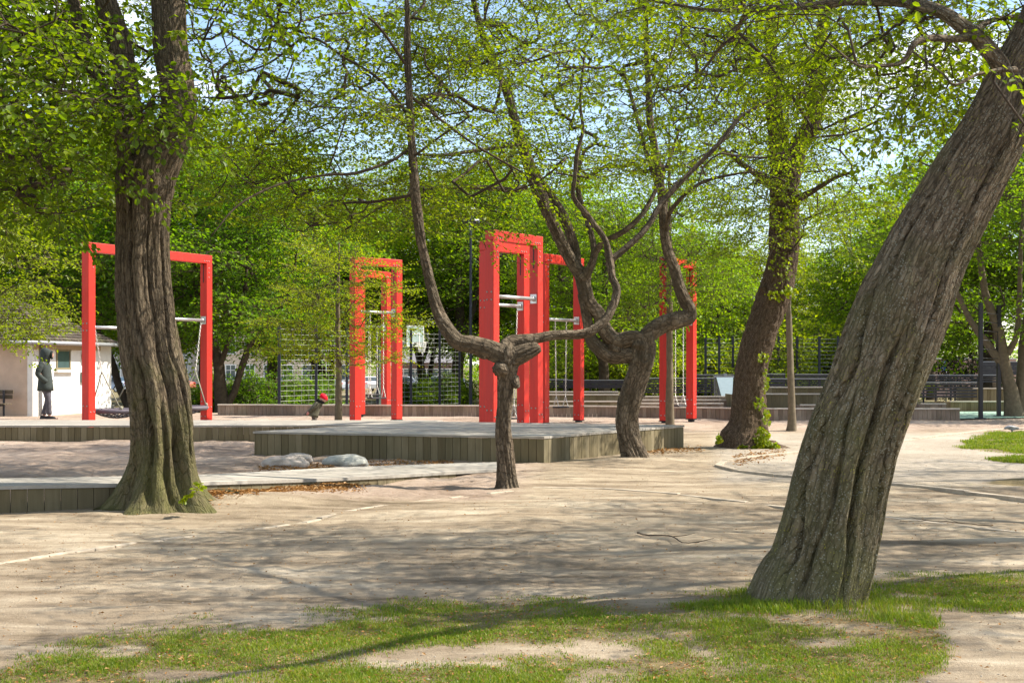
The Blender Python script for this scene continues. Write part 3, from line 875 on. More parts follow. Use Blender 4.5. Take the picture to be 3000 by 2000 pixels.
for k, (rows, nu) in enumerate((
        ([(440, 590, 60), (458, 510, 62), (490, 430, 58), (522, 340, 54), (517, 250, 51), (500, 150, 51), (494, 50, 49), (490, -80, 46), (500, -260, 40)], 120),
        ([(428, 610, 56), (412, 530, 58), (396, 450, 50), (380, 350, 42), (366, 250, 37), (350, 130, 34), (308, 0, 31), (268, -140, 26), (230, -280, 20)], 90),
        ([(405, 470, 36, -.05), (330, 350, 27, -.1), (290, 250, 24, -.1), (240, 100, 20, 0), (214, 0, 17, .1), (180, -160, 13, .2)], 48))):
    p_, r_ = stem(tm, px_path(rows, D), nu, 0.03, 31 + k, furrow=0.010, fu=7, fv=0.8, lump=0.07)
    limbs.append((p_, r_))
# surface roots running out over the soil
for rows in ([(430, 1462, 22), (380, 1480, 16), (330, 1490, 10), (275, 1497, 4)], [(560, 1440, 20), (610, 1456, 13), (650, 1467, 8), (700, 1472, 3)], [(540, 1462, 12), (600, 1480, 7), (520, 1476, 5)], [(470, 1475, 16), (440, 1492, 10), (380, 1500, 5), (300, 1498, 3)]):
    q = []
    for x, y, w in rows:
        g_ = G(x, y); q.append([g_[0], g_[1], g_[2] + w / FPX * g_[1] * 0.25, w / FPX * g_[1]])
    stem(tm, q, 20, 0.03, 40, furrow=0.004, lump=0.15)
for v in tm.v: v -= o
tm.build("trunk", M_bark_big, root, smooth=True, uv=True)
gr = Grow()
for p_, r_ in limbs[1:]: gr.limb(p_, r_, 0.25)
for rows in ([(-500, -60, 16, 1.2), (-250, -40, 14, .8), (20, 50, 10, .2), (120, 105, 8, 0), (220, 160, 6, -.2), (310, 220, 4, -.4), (380, 262, 3, -.6)], [(-400, 40, 14, .8), (0, 125, 8, 0), (110, 215, 6, -.1), (210, 260, 4, -.2), (300, 305, 3, -.5)], [(-300, 160, 9, -.4), (0, 280, 6, -.6), (70, 330, 5, -.7), (120, 365, 3, -.8)], [(-350, 300, 9, 0), (0, 375, 6, 0), (50, 420, 5, 0), (110, 470, 3, -.2), (200, 520, 2, -.4)]):
    q = spline(px_path(rows, D), 26); bm_ = None
    gr.limb(q[:, :3], q[:, 3])
    stem_mb = tm if False else None
    gr.extra = getattr(gr, 'extra', []) + [q]
att = np.vstack([box_att(r, -350, -260, 230, 420, 11.8, 14, 110), box_att(r, -350, -260, 290, 520, 14, 17.5, 190), box_att(r, 250, 120, 400, 400, 13.9, 16, 22), np.array([P(a, b, 12.4 + 0.25 * (k % 4)) for k, (a, b) in enumerate([(r.uniform(300, 560), r.uniform(225, 415)) for _ in range(20)])]), box_att(r, 420, -160, 720, 40, 13.2, 15, 22),
                 box_att(r, -400, 330, 190, 640, 12, 16.5, 70), box_att(r, 130, 130, 400, 330, 12.0, 13.1, 20), box_att(r, -1600, -500, -350, 500, 10, 18, 90)])
gr.run(att, 0.3, r=r)
def pxy(p): return 1500 + FPX * p[:, 0] / p[:, 1], HZ - FPX * (p[:, 2] - CH) / p[:, 1]
def keep_l(p):
    x, y = pxy(p)
    return ~((x > 400) & (x < 640) & (y > 30) & (y < 225)) & ~((x > 270) & (x < 440) & (y > -60) & (y < 170) & (p[:, 1] < 13.9))
lt = finish_tree(root, gr, SP_b, L_big, o, r, extra=0.55, cull=keep_l, fine=True, wide=0.78, tip=0.005, twig=0.0026)
lm = MB()
for q in gr.extra: lm.tube(q[:, :3] - o, q[:, 3], 7)
lm.build("limb", M_twig, root, smooth=True)
# leafy shoots at the foot and a lit shoot on the trunk
for q, dr, sc in ((P(522, 92, 12.95), (.3, -1, -.4), (.22, .3)), (P(578, 1436, 12.95), (.6, -1, .9), (.16, .2)), (P(560, 1446, 12.9), (-.5, -1, .9), (.13, .17))):
    cm = MB()
    sp = place_sprays(SP_b, np.array([q]), np.array([dr], float), r, sc)
    leaves(cm, sp[0], sp[1], sp[2], sp[3] * (1.0 if sc[0] > .2 else .7), wide=0.78, fine=True); twigs3(cm, sp[4], 0.003)
    for v in cm.v: v -= o
    cm.build("shoot", L_gold, root)

# ---- the leaning tree
r = np.random.default_rng(102)
D = 8.42
root, o = tree_root("leaning_tree", G(2372, 1752), "thick leaning trunk with deep furrows and lichen rising from the grass", None)
tm = MB()
main = [(2362, 1790, 158), (2372, 1730, 150), (2400, 1658, 146), (2433, 1531, 141), (2461, 1403, 137), (2500, 1276, 135), (2551, 1148, 134), (2599, 1020, 136), (2648, 893, 136), (2703, 765, 124), (2772, 638, 117), (2842, 510, 108), (2914, 383, 98), (2975, 255, 90), (3038, 128, 84), (3092, 0, 78), (3140, -130, 70), (3230, -330, 52)]
pth = px_path(main, D)
p1, r1 = stem(tm, pth, 420, 0.0105, 12, furrow=0.011, fu=9, fv=0.55, twist=0.22, cracks=((4.05, 0.05, 2.2, .06, .016, 1), (4.45, 0.0, 1.5, .05, .014, 2), (5.15, 0.0, 2.0, .065, .018, 4), (5.55, 0.6, 3.6, .05, .014, 5), (4.35, 2.0, 4.8, .045, .012, 7), (5.85, 0.0, 1.6, .05, .014, 8), (3.7, 0.2, 2.8, .05, .015, 9), (5.5, 3.2, 6.2, .05, .013, 10), ),  lump=0.05, flutes=5, fl_amp=0.09, fl_h=1.3, flare=0.16, fh=0.22, lobes=5, base_z=o[2])
limbs = []
for k, (rows, nu) in enumerate((
        ([(3010, 330, 50, -.05), (2972, 262, 32, -.08), (2930, 189, 26, -.1), (2869, 117, 24, -.1), (2818, 77, 22, -.05), (2767, 41, 20, 0), (2696, 15, 18, .2), (2614, 3, 17, .4), (2487, 3, 15, .8), (2385, 18, 12, 1.1), (2308, 20, 10, 1.4), (2196, 28, 8, 1.8), (2080, 30, 5, 2.2), (1900, 0, 4, 3.0)], 40),
        ([(2869, 117, 17, -.1), (2849, 110, 13, -.1), (2793, 115, 12, -.2), (2727, 112, 11, -.3), (2680, 128, 9, -.4), (2655, 170, 7, -.4), (2630, 188, 6, -.4), (2563, 194, 5, -.5), (2507, 189, 4, -.6), (2420, 120, 3, -.6)], 24),
        ([(2852, 100, 14, .1), (2874, 78, 10, .2), (2920, 56, 8, .3), (2997, 46, 7, .4), (3150, 20, 6, .5)], 20),
        ([(2975, 205, 9, -.3), (2920, 206, 6, -.4), (2859, 220, 5, -.5), (2798, 250, 4, -.6), (2760, 215, 3, -.5), (2675, 153, 3, -.3)], 12),
        ([(2308, 20, 8, 1.4), (2190, 36, 7, 1.9), (2150, 115, 6, 2.3), (2120, 128, 5, 2.6), (2060, 204, 4, 3.0), (1990, 274, 3, 3.4)], 12),
        ([(3060, 60, 40, .2), (3200, -40, 34, .5), (3400, -120, 26, .9), (3700, -200, 18, 1.4), (4100, -220, 10, 2)], 24),
        ([(3100, -60, 36, -.2), (3050, -200, 30, -.6), (2900, -330, 22, -1.2), (2600, -430, 15, -1.8), (2200, -480, 8, -2)], 24))):
    p_, r_ = stem(tm, px_path(rows, D), nu, 0.03, 51 + k, furrow=0.004, lump=0.10)
    limbs.append((p_, r_))
for v in tm.v: v -= o
tm.build("trunk", M_bark_lean, root, smooth=True, uv=True)
gr = Grow()
for p_, r_ in limbs: gr.limb(p_, r_, 0.2)
att = np.vstack([box_att(r, 1950, -120, 2960, 250, 8.6, 12.5, 125), box_att(r, 2500, 150, 2830, 360, 8.8, 12, 22), box_att(r, 1750, -60, 2300, 280, 10.5, 13, 32),
                 box_att(r, 3020, -400, 4200, 300, 7.5, 13.5, 70), box_att(r, 2000, -700, 3300, -150, 6.0, 12, 60)])
gr.run(att, 0.28, r=r)
ln = finish_tree(root, gr, SP_s, L_near, o, r, extra=0.55, fine=True, tip=0.0035, twig=0.0018)

# ---- the two twisted trees
r = np.random.default_rng(103)
D = 16.0
def junction(mb, c, rad, seed):
    mb.ball(c, rad * 0.92, 34, 22, 0.9, seed)
    V = mb.v[-1]; V += ((fbm(V * 22, 4, seed) - 0.5) * 0.035)[:, None] * unit(V - np.asarray(c)); mb.uv[-1] = V[:, [0, 2]] * 1.2
root, o = tree_root("twisted_tree", G(1486, 1424), "nearer small twisted tree with cut stub and two upswept bent limbs", None)
tm = MB()
stem(tm, px_path([(1487, 1440, 34), (1485, 1415, 30), (1481, 1340, 27), (1475, 1260, 24.5), (1479, 1180, 24), (1482, 1120, 27), (1485, 1075, 33), (1494, 1035, 32), (1497, 1020, 20)], D), 110, 0.014, 21, furrow=0.016, fu=7, fv=1.1, lump=0.16, twist=.6, flutes=4, fl_amp=0.20, fl_h=3, flare=0.22, fh=0.08, base_z=o[2])
for k, (rows, nu, kn) in enumerate((
        ([(1478, 1062, 30), (1500, 1050, 31), (1530, 1036, 29), (1556, 1026, 24), (1574, 1019, 18), (1580, 1016, 15)], 36, 0),
        ([(1475, 1082, 24, -.05), (1462, 1078, 20, -.12), (1455, 1074, 13, -.16)], 24, 0),
        ([(1505, 1110, 18), (1512, 1128, 12, -.06), (1513, 1133, 7, -.09)], 20, 0),
        ([(1496, 1050, 32), (1473, 1042, 30), (1428, 1022, 28), (1384, 1010, 26), (1339, 999, 24), (1305, 957, 21), (1279, 903, 17), (1260, 832, 15), (1250, 787, 14), (1232, 700, 14), (1222, 620, 15), (1215, 548, 14), (1206, 421, 12), (1200, 293, 10.5), (1194, 153, 10), (1193, 20, 8), (1186, -120, 6), (1170, -300, 4)], 40, 0),
        ([(1488, 1040, 26), (1482, 1018, 24), (1502, 1001, 20), (1562, 992, 16), (1629, 981, 15), (1696, 979, 14), (1734, 968, 14), (1774, 935, 13), (1800, 886, 12), (1806, 845, 11.5), (1793, 814, 11), (1788, 770, 11), (1777, 716, 9), (1763, 687, 8.5), (1741, 658, 8), (1719, 627, 7.5), (1692, 598, 7), (1679, 568, 6.5), (1684, 520, 6), (1690, 450, 6), (1708, 380, 5), (1700, 300, 4), (1712, 160, 3)], 26, 0),
        ([(1790, 790, 10), (1788, 765, 10), (1830, 729, 9.5), (1875, 689, 9), (1906, 649, 9), (1935, 600, 8.5), (1982, 545, 8), (2030, 498, 7.5), (2104, 423, 7), (2148, 368, 6.5), (2186, 332, 5.5), (2267, 291, 5), (2334, 276, 4), (2461, 263, 2.5)], 22, 0))):
    rw = [(*q[:3], (q[3] if len(q) > 3 else 0) + (0 if k < 4 else min(1, j * 0.08) * 0.7 if k == 4 else 0.6 + 0.04 * j)) for j, q in enumerate(rows)]
    p_, r_ = stem(tm, px_path(rw, D), nu + 20, 0.016, 61 + k, furrow=0.010 if k else 0.02, fu=5, fv=1.5, lump=0.17, twist=.8)
    if k >= 3: limbs = (limbs if k > 3 else []) + [(p_, r_)]
for c, rd, sd in ((P(1490, 1046, D), 0.15, 4), (P(1464, 1080, D - .06), 0.088, 6), (P(1420, 1022, D), 0.115, 9)): junction(tm, c, rd, sd)
for v in tm.v: v -= o
tm.build("trunk", M_bark_smooth, root, smooth=True, uv=True)
side_limbs = [  # thin side limbs of the left stem
    [(1205, 430, 6, 0), (1150, 470, 5, -.1), (1040, 508, 5, -.4), (960, 512, 4, -.6), (820, 540, 3.5, -1), (700, 600, 3, -1.4), (620, 690, 2, -1.7)],
    [(1222, 570, 5, 0), (1100, 590, 4, .3), (980, 600, 3, .6), (880, 640, 2.5, .9)],
    [(1203, 350, 5.5, 0), (1120, 240, 5, .3), (1010, 170, 4, .6), (900, 110, 4, .9), (780, 190, 3, 1.2), (600, 245, 2, 1.4)],
    [(1200, 280, 5, 0), (1290, 350, 4, .4), (1400, 430, 3.5, .8), (1530, 505, 3, 1.2)],
    [(1196, 200, 5, 0), (1090, 60, 4, -.3), (990, 40, 3, -.7), (860, 70, 2, -1)],
    [(1210, 460, 4, 0), (1290, 400, 3.5, -.3), (1345, 365, 3, -.5)]]
gr = Grow()
sl = MB()
for rows in side_limbs:
    q = spline(px_path(rows, D), 26); gr.limb(q[:, :3], q[:, 3]); sl.tube(q[:, :3] - o, q[:, 3], 6)
sl.build("limb", M_twig, root, smooth=True)
for p_, r_ in limbs: gr.limb(p_, r_, 0.55)
att = np.vstack([box_att(r, 560, -260, 1480, 330, 15.8, 20, 290), box_att(r, 640, 300, 1420, 600, 15.4, 19.5, 110), box_att(r, 1500, 200, 2300, 560, 16.4, 20, 34),
                 box_att(r, 900, 590, 1420, 700, 15, 18, 12), box_att(r, 700, -600, 1700, -200, 12.5, 19, 70)])
gr.run(att, 0.3, r=r)
def keep_1(p):
    x, y = pxy(p)
    thin = (x > 400) & (x < 930) & (y > 0) & (y < 300)
    return ~thin | (np.random.default_rng(9).random(len(p)) < 0.16 + 0.5 * sstep(650, 930, x))
t1n = finish_tree(root, gr, SP_h, L_near, o, r, extra=0.5, cull=keep_1)

r = np.random.default_rng(104)
D = 20.6
root, o = tree_root("twisted_tree", G(1858, 1342), "farther twisted tree with looping limbs and pale lit bark edge", None)
tm = MB()
stem(tm, px_path([(1866, 1358, 42), (1860, 1335, 38), (1846, 1290, 32), (1837, 1225, 30), (1850, 1158, 33), (1872, 1091, 34), (1882, 1046, 35), (1886, 1010, 34), (1884, 985, 22)], D), 130, 0.016, 22, furrow=0.020, fu=7, fv=0.8, lump=0.15, twist=.5, flutes=4, fl_amp=0.24, fl_h=3, flare=0.16, fh=0.10, base_z=o[2], knots=((*P(1888, 1055, D - .17), 0.07, 0.05),))
limbs = []
for k, (rows, nu) in enumerate((
        ([(1888, 1005, 34), (1850, 992, 27), (1808, 1000, 26), (1774, 968, 23), (1755, 921, 21), (1725, 886, 20), (1711, 841, 21), (1704, 808, 22), (1680, 775, 18), (1655, 730, 18), (1634, 689, 17.5), (1612, 640, 18), (1590, 585, 19), (1560, 520, 17), (1520, 400, 13), (1480, 259, 11.5), (1445, 187, 10.5), (1413, 98, 9.5), (1387, 0, 8), (1360, -150, 6)], 44),
        ([(1860, 1040, 24), (1825, 1040, 24), (1786, 1040, 23), (1745, 1011, 21), (1728, 980, 18), (1716, 912, 15), (1706, 860, 14)], 30),
        ([(1706, 815, 18, -.05), (1728, 785, 13, -.1), (1741, 745, 11, -.1), (1738, 710, 9.5, 0), (1722, 650, 9, .2), (1703, 600, 8, .3), (1690, 520, 6.5, .4), (1700, 400, 5, .5)], 24),
        ([(1741, 745, 10, -.1), (1768, 710, 9.5, -.2), (1830, 676, 9, -.3), (1875, 636, 8, -.3), (1905, 590, 7, -.2), (1960, 470, 5, .2), (1990, 380, 4, .4)], 20),
        ([(1690, 790, 15, .1), (1681, 720, 15, .15), (1650, 634, 14, .2), (1596, 549, 13, .2), (1560, 490, 11, .2), (1510, 340, 8, .4), (1490, 240, 6, .6)], 24),
        ([(1878, 1010, 28), (1904, 975, 27), (1941, 951, 26), (1985, 937, 25), (2018, 927, 22), (2020, 905, 19), (2008, 885, 18), (1991, 845, 16.5), (1974, 783, 15.5), (1958, 741, 15), (1947, 690, 14), (1941, 600, 13), (1931, 510, 12), (1918, 434, 11), (1905, 357, 10), (1900, 250, 9), (1894, 120, 8), (1890, 0, 7), (1880, -150, 5)], 40),
        ([(2010, 925, 17), (2026, 934, 12), (2036, 938, 5)], 18),
        ([(1948, 690, 8), (1963, 622, 7, -.2), (2017, 561, 6, -.4), (2068, 531, 5, -.5), (2130, 515, 4, -.7), (2216, 505, 3, -1), (2300, 530, 2, -1.2)], 14),
        ([(1930, 560, 8, .1), (1905, 480, 8, .3), (1880, 400, 7, .5), (1840, 250, 5, .8)], 14),
        ([(1540, 550, 10, 0), (1500, 556, 8, -.3), (1380, 548, 7, -.6), (1250, 556, 5, -1), (1130, 600, 3, -1.5), (1000, 680, 2, -2)], 16),
        ([(1525, 420, 8), (1490, 428, 6, -.3), (1390, 442, 6, -.8), (1300, 455, 5, -1.2), (1180, 450, 3, -1.7)], 14))):
    p_, r_ = stem(tm, px_path(rows, D), nu + 20, 0.02, 81 + k, furrow=0.012, fu=5, fv=1.3, lump=0.15, twist=.7)
    if k not in (1, 6): limbs.append((p_, r_))
for c, rd, sd in ((P(1884, 1005, D), 0.19, 14), (P(1800, 1015, D), 0.13, 16), (P(1706, 812, D), 0.12, 19), (P(2010, 925, D), 0.11, 20)): junction(tm, c, rd, sd)
for v in tm.v: v -= o
tm.build("trunk", M_bark_smooth, root, smooth=True, uv=True)
gr = Grow()
for p_, r_ in limbs: gr.limb(p_, r_, 0.5)
att = np.vstack([box_att(r, 1250, -260, 2150, 330, 20.4, 26, 270), box_att(r, 1330, 300, 2250, 520, 20.6, 24.5, 70), box_att(r, 1250, 480, 1560, 640, 18.5, 22, 22),
                 box_att(r, 1200, -500, 2300, -220, 17, 25, 60)])
gr.run(att, 0.33, r=r)
t2n = finish_tree(root, gr, SP_h, L_near, o, r, extra=0.5, scale=(0.85, 1.35))

# ---- the brown tree with ivy
r = np.random.default_rng(105)
D = 23.7
root, o = tree_root("ivy_tree", G(2190, 1310), "stout brown scaly trunk with yellow green ivy round its foot", None)
tm = MB()
main = [(2188, 1325, 84), (2186, 1300, 72), (2186, 1281, 66), (2194, 1239, 56), (2195, 1156, 50), (2204, 1073, 47), (2226, 990, 47), (2254, 907, 48), (2272, 845, 49), (2292, 762, 44), (2298, 700, 45), (2298, 560, 42), (2300, 470, 42)]
p1, r1 = stem(tm, px_path(main, D), 150, 0.025, 33, furrow=0.022, fu=7, fv=3.5, lump=0.12, flutes=4, fl_amp=0.08, fl_h=2, flare=0.34, fh=0.18, lobes=4, base_z=o[2])
limbs = []
for k, (rows, nu) in enumerate((
        ([(2292, 540, 34), (2280, 420, 29), (2270, 340, 25), (2262, 240, 21), (2258, 100, 16), (2250, -60, 10)], 40),
        ([(2308, 530, 34), (2335, 440, 29), (2370, 380, 28), (2386, 330, 27), (2395, 240, 23), (2405, 150, 19), (2412, 0, 13)], 40),
        ([(2262, 870, 22), (2240, 850, 12, -.15), (2228, 842, 6, -.2)], 20),
        ([(2300, 600, 18, 0), (2380, 560, 9, -.5), (2450, 520, 6, -.9), (2520, 500, 4, -1.2)], 14),
        ([(2295, 560, 16, 0), (2200, 500, 9, -.4), (2120, 440, 6, -.8), (2060, 420, 4, -1)], 14))):
    p_, r_ = stem(tm, px_path(rows, D), nu, 0.035, 91 + k, furrow=0.012, fu=5, lump=0.1)
    if k != 2: limbs.append((p_, r_))
for v in tm.v: v -= o
tm.build("trunk", M_bark_ivy, root, smooth=True, uv=True)
gr = Grow()
gr.limb(p1, r1, 0.62)
for p_, r_ in limbs: gr.limb(p_, r_, 0.1)
att = np.vstack([box_att(r, 2120, 150, 2480, 620, 21.5, 26, 170), box_att(r, 2180, 560, 2420, 760, 22.4, 24.6, 26), box_att(r, 2050, -300, 2600, 160, 20, 27, 90), box_att(r, 2380, 480, 2560, 620, 22, 25, 10)])
gr.run(att, 0.33, r=r)
finish_tree(root, gr, SP_h, L_near, o, r, extra=0.5, scale=(0.8, 1.25))
iv = MB()
B_, D_, N_, Ln_ = [], [], [], []
def ivy_at(x, y, rx, ry, n, front=0.4):
    for _ in range(n):
        a = r.uniform(0, 2 * PI); q = math.sqrt(r.random())
        B_.append(P(x + rx * q * math.cos(a), y + ry * q * math.sin(a), 23.7 - front + r.uniform(-.1, .1)))
        D_.append(unit(np.array([r.normal(0, .6), -.7, r.normal(-.5, .4)]))); N_.append(unit(np.array([r.normal(.2, .5), -1, .7 + r.normal(0, .4)]))); Ln_.append(r.uniform(.04, .085))
for a in ((2232, 1285, 22, 34, 200), (2262, 1310, 18, 16, 160), (2215, 1315, 16, 10, 120), (2180, 1312, 20, 9, 120), (2246, 1220, 11, 24, 40), (2225, 1180, 18, 18, 36), (2244, 1110, 8, 40, 36, .3), (2235, 1045, 16, 14, 26, .3), (2105, 1285, 8, 12, 26), (2290, 780, 40, 30, 40, .35), (2310, 680, 40, 40, 60, .32), (2300, 600, 50, 60, 120, .3), (2280, 860, 40, 20, 40, .34), (2310, 850, 24, 14, 40, .34)): ivy_at(*a)
leaves(iv, np.array(B_), np.array(D_), np.array(N_), np.array(Ln_), wide=0.8, fine=True)
for v in iv.v: v -= o
iv.build("ivy", L_gold, root)
# ------------------------------------------------------------------ trees behind
def lobe_att(r, lobes, n):
    w = np.array([l[3] * l[4] * l[5] for l in lobes]); w = w / w.sum()
    out = []
    for l, k in zip(lobes, (w * n).astype(int) + 1):
        d = unit(r.normal(0, 1, (k, 3))); rad = r.uniform(0.45, 1.0, (k, 1)) ** 0.55
        out.append(np.array(l[:3]) + d * rad * np.array(l[3:6]))
    return np.vstack(out)
def proto(name, stems, lobes, natt, temps, leafm, seed, tip=0.009, scale=(0.8, 1.3), wide=0.66, extra=0.35, barkm=None, nu=20, twig=0.004):
    r = np.random.default_rng(seed)
    root = empty(name, (0, 0, 0), None, None)
    tm = MB(); gr = Grow()
    for k, s in enumerate(stems):
        p_, r_ = stem(tm, s, nu, 0.12, seed + k, furrow=0.02, fu=4, fv=1.2, lump=0.1, flare=0.3 if s[0][2] < 0.05 else 0, fh=0.25)
        gr.limb(p_, r_, 0.35)
    tm.build("trunk", barkm or M_bark_far, root, smooth=True)
    gr.run(lobe_att(r, lobes, natt), 0.55, r=r)
    finish_tree(root, gr, temps, leafm, np.zeros(3), r, extra=extra, tip=tip, scale=scale, wide=wide, twig=twig, twigm=M_bark_far)
    return root
def rl(r, n, R_, z0, z1, base=(0, 0)):
    """lobes of a lumpy crown"""
    o = []
    for k in range(n):
        a = k * 2.4 + r.uniform(-.4, .4); t = (k + 0.5) / n
        zz = z0 + (z1 - z0) * t
        w = R_ * (0.35 + 0.65 * math.sin(PI * (0.18 + 0.74 * t)))
        rr = w * r.uniform(0.42, 0.72)
        o.append((base[0] + rr * math.cos(a), base[1] + rr * math.sin(a), zz, w * r.uniform(.36, .5), w * r.uniform(.36, .5), (z1 - z0) / n * r.uniform(1.3, 2.0)))
    return o
rr = np.random.default_rng(77)
PR = {}
PR['broad'] = proto("broad_tree", [[(0, 0, -.2, .34), (.05, 0, 1.5, .27), (.1, .1, 3, .24), (0, .1, 6, .16), (.1, 0, 10, .05)], [(.1, .1, 2.2, .16), (1.2, .4, 4.2, .12), (2.4, .8, 6.8, .06)], [(.05, 0, 2.6, .16), (-1.1, -.5, 4.6, .12), (-2.3, -.6, 7.4, .06)]],
                    rl(rr, 17, 5.4, 2.7, 11.2), 1150, SP_f, L_green, 201)
PR['tall'] = proto("tall_tree", [[(0, 0, -.2, .36), (0, .1, 2, .28), (.1, 0, 6, .2), (0, 0, 13, .05)], [(0, 0, 3.5, .15), (1.4, -.3, 6.5, .1), (2.0, -.4, 9.5, .05)], [(0, 0, 4.5, .15), (-1.3, .5, 7.5, .1), (-1.8, .4, 10.5, .05)]],
                   rl(rr, 19, 4.8, 3.2, 14.0), 1200, SP_f, L_green, 202)
PR['fork'] = proto("forked_tree", [[(0, 0, -.2, .36), (-.05, 0, .6, .29), (-.15, 0, 1.5, .26), (-.25, .1, 2.6, .22), (-.9, .2, 4.6, .15), (-1.6, .3, 8, .06)], [(0, 0, .45, .2), (.45, 0, 1.3, .15), (.75, 0, 2.3, .14), (1.3, .1, 3.6, .12), (2.6, .2, 5.2, .08), (3.0, 0, 7.6, .04)], [(-.2, 0, 2.2, .13), (.2, -.2, 3.2, .1), (.9, -.5, 5.4, .07), (1.0, -.6, 8.6, .03)]],
                   rl(rr, 18, 5.2, 3.1, 11.0), 1100, SP_f, L_deep, 203)
PR['multi'] = proto("many_stemmed_tree", [[(0, 0, -.2, .27), (-.1, 0, .7, .2), (-.3, 0, 1.5, .17), (-.42, .05, 2.4, .14), (-.8, .1, 3.6, .1), (-1.2, 0, 6.5, .04)], [(-.25, 0, 1.3, .12), (-.75, 0, 2.0, .1), (-1.2, .1, 2.7, .08), (-1.9, .1, 4.2, .05)], [(.2, .1, -.2, .2), (.25, .1, .9, .17), (.35, .2, 2.0, .15), (.6, .2, 3.8, .1), (1.0, .2, 6.4, .04)], [(-.2, 0, 1.7, .1), (.05, -.1, 2.4, .08), (.1, -.2, 4.6, .06), (.2, -.3, 7, .03)]],
                    rl(rr, 13, 4.1, 2.5, 8.4), 800, SP_c, L_green, 204, nu=24, barkm=M_bark_young)
PR['young'] = proto("young_tree", [[(0, 0, -.1, .085), (.02, 0, 1.2, .068), (0, .02, 2.4, .05), (.03, 0, 4.1, .015)]],
                    [(a, b, zz, 1.0, 1.0, .16) for a, b, zz in ((-.6, 0, 1.75), (.7, .2, 1.55), (0, -.5, 1.95), (-.9, .3, 2.25), (.8, -.3, 2.35), (.1, .5, 2.7), (-.6, -.3, 2.85), (.6, .1, 3.1), (-.1, 0, 3.5), (0, 0, 3.85))], 170, SP_h, L_gold, 205, tip=.004, scale=(.75, 1.1), barkm=M_bark_young, twig=.003)
PR['slim'] = proto("slim_tree", [[(0, 0, -.1, .10), (0, 0, .5, .078), (-.06, 0, 2.5, .062), (-.1, 0, 5, .05), (-.05, 0, 8.5, .015)]],
                   [(a, b, zz, 1.1, 1.1, .45) for a, b, zz in ((-.5, 0, 4.4), (.6, .2, 4.9), (0, -.5, 5.6), (-.6, .3, 6.3), (.5, -.3, 6.9), (.1, .3, 7.6), (0, 0, 8.4))], 110, SP_h, L_yellow, 206, tip=.005, barkm=M_bark_young, twig=.003)
PR['shrub'] = proto("shrub", [[(0, 0, -.1, .05), (.2, 0, .5, .04), (.3, .1, 1.1, .02)], [(0, 0, -.1, .05), (-.3, .1, .5, .04), (-.5, 0, 1.0, .02)]],
                    [(-.7, 0, .5, .75, .7, .5), (.7, .1, .55, .75, .7, .5), (0, -.3, .75, .8, .7, .6), (0, .3, 1.0, .6, .6, .5)], 260, SP_c, L_deep, 207, tip=.006, scale=(.55, .9), twig=.003)
PR['hedge_ball'] = proto("clipped_bush", [[(0, 0, -.1, .06), (0, 0, 1.5, .04)]], [(0, 0, 1.2, 1.15, 1.15, 1.1)], 200, SP_c, L_dark, 208, tip=.006, scale=(.5, .7), twig=.003)
used = set()
def put(kind, px, D, s, rz, name, label, leafm=None, group=None, cat="tree", sz=None, dz=0.0):
    o = PR[kind] if kind not in used else copy_tree(PR[kind])
    used.add(kind)
    o.name = name
    Xw = (px - 1500) / FPX * D
    o.location = (Xw, D, float(zg(np.array([Xw]), np.array([D]))[0]) + dz)
    o.rotation_euler = (0, 0, rz); o.scale = (s, s, s * (sz or 1))
    tag(o, label, cat, group)
    for ch in o.children:
        if ch.name.startswith("crown") and leafm is not None:
            ch.material_slots[0].link = 'OBJECT'; ch.material_slots[0].material = leafm
    return o
GB = "green trees behind the playground"
put('young', 990, 30.0, 1.0, 0.4, "young_tree", "young slim tree with flat yellow green layers over the red posts", group=None)
put('slim', 2319, 29.7, 1.0, 0.0, "slim_tree", "thin straight pale trunk standing alone on the sand at right")
put('young', 1963, 32.6, 1.18, 2.0, "slim_tree", "thin dark trunk between the two posts of the right swing frame", L_green, sz=1.5)
put('young', -70, 30.5, 1.45, 2.2, "low_tree", "low bright tree reaching over the hut roof", L_yellow, dz=-.35)
put('fork', 385, 48, 0.92, PI, "forked_tree", "dark forked trunk behind the left swing frames", L_deep, GB)
put('fork', 655, 46.5, 0.84, 0.1, "forked_tree", "dark forked trunk standing at the end of the wire fence", L_deep, GB)
put('fork', 1240, 76, 0.95, 0.9, "forked_tree", "several dark stems directly behind the basketball hoop", L_yellow, GB)
put('fork', 965, 80, 0.95, 2.4, "forked_tree", "broad dark trunk just behind the young slim tree", L_green, GB)
put('multi', 2972, 37.2, 1.0, 0.0, "many_stemmed_tree", "many stemmed brown tree at the right edge by the green court", L_green)
put('broad', 90, 58, 1.08, 0.3, "broad_tree", "broad leafy tree behind the hut roof", L_green, GB)
put('broad', -220, 50, 1.1, 1.3, "broad_tree", "leafy tree at the far left edge behind the hut", L_green, GB)
put('tall', 240, 76, 1.12, 0.2, "tall_tree", "tall tree behind the left swing frames and the hut", L_yellow, GB)
put('tall', 500, 70, 1.02, 1.9, "tall_tree", "tall tree showing just right of the massive trunk", L_yellow, GB)
put('broad', 605, 60, 1.1, 4.0, "broad_tree", "round bright tree left of the young slim tree", L_yellow, GB)
put('tall', 800, 84, 1.14, 2.9, "tall_tree", "tall deep green tree above the young slim tree", L_deep, GB)
put('broad', 930, 72, 1.05, 2.2, "broad_tree", "wide tree behind the middle pair of red frames", L_green, GB)
put('tall', 1120, 92, 1.1, 4.4, "tall_tree", "tall tree far behind the basketball hoop", L_yellow, GB)
put('broad', 1340, 70, 1.12, 5.0, "broad_tree", "wide tree behind the dark lamp mast", L_green, GB)
put('tall', 1420, 96, 1.08, 0.9, "tall_tree", "tall pale tree above the tallest red frames", L_yellow, GB)
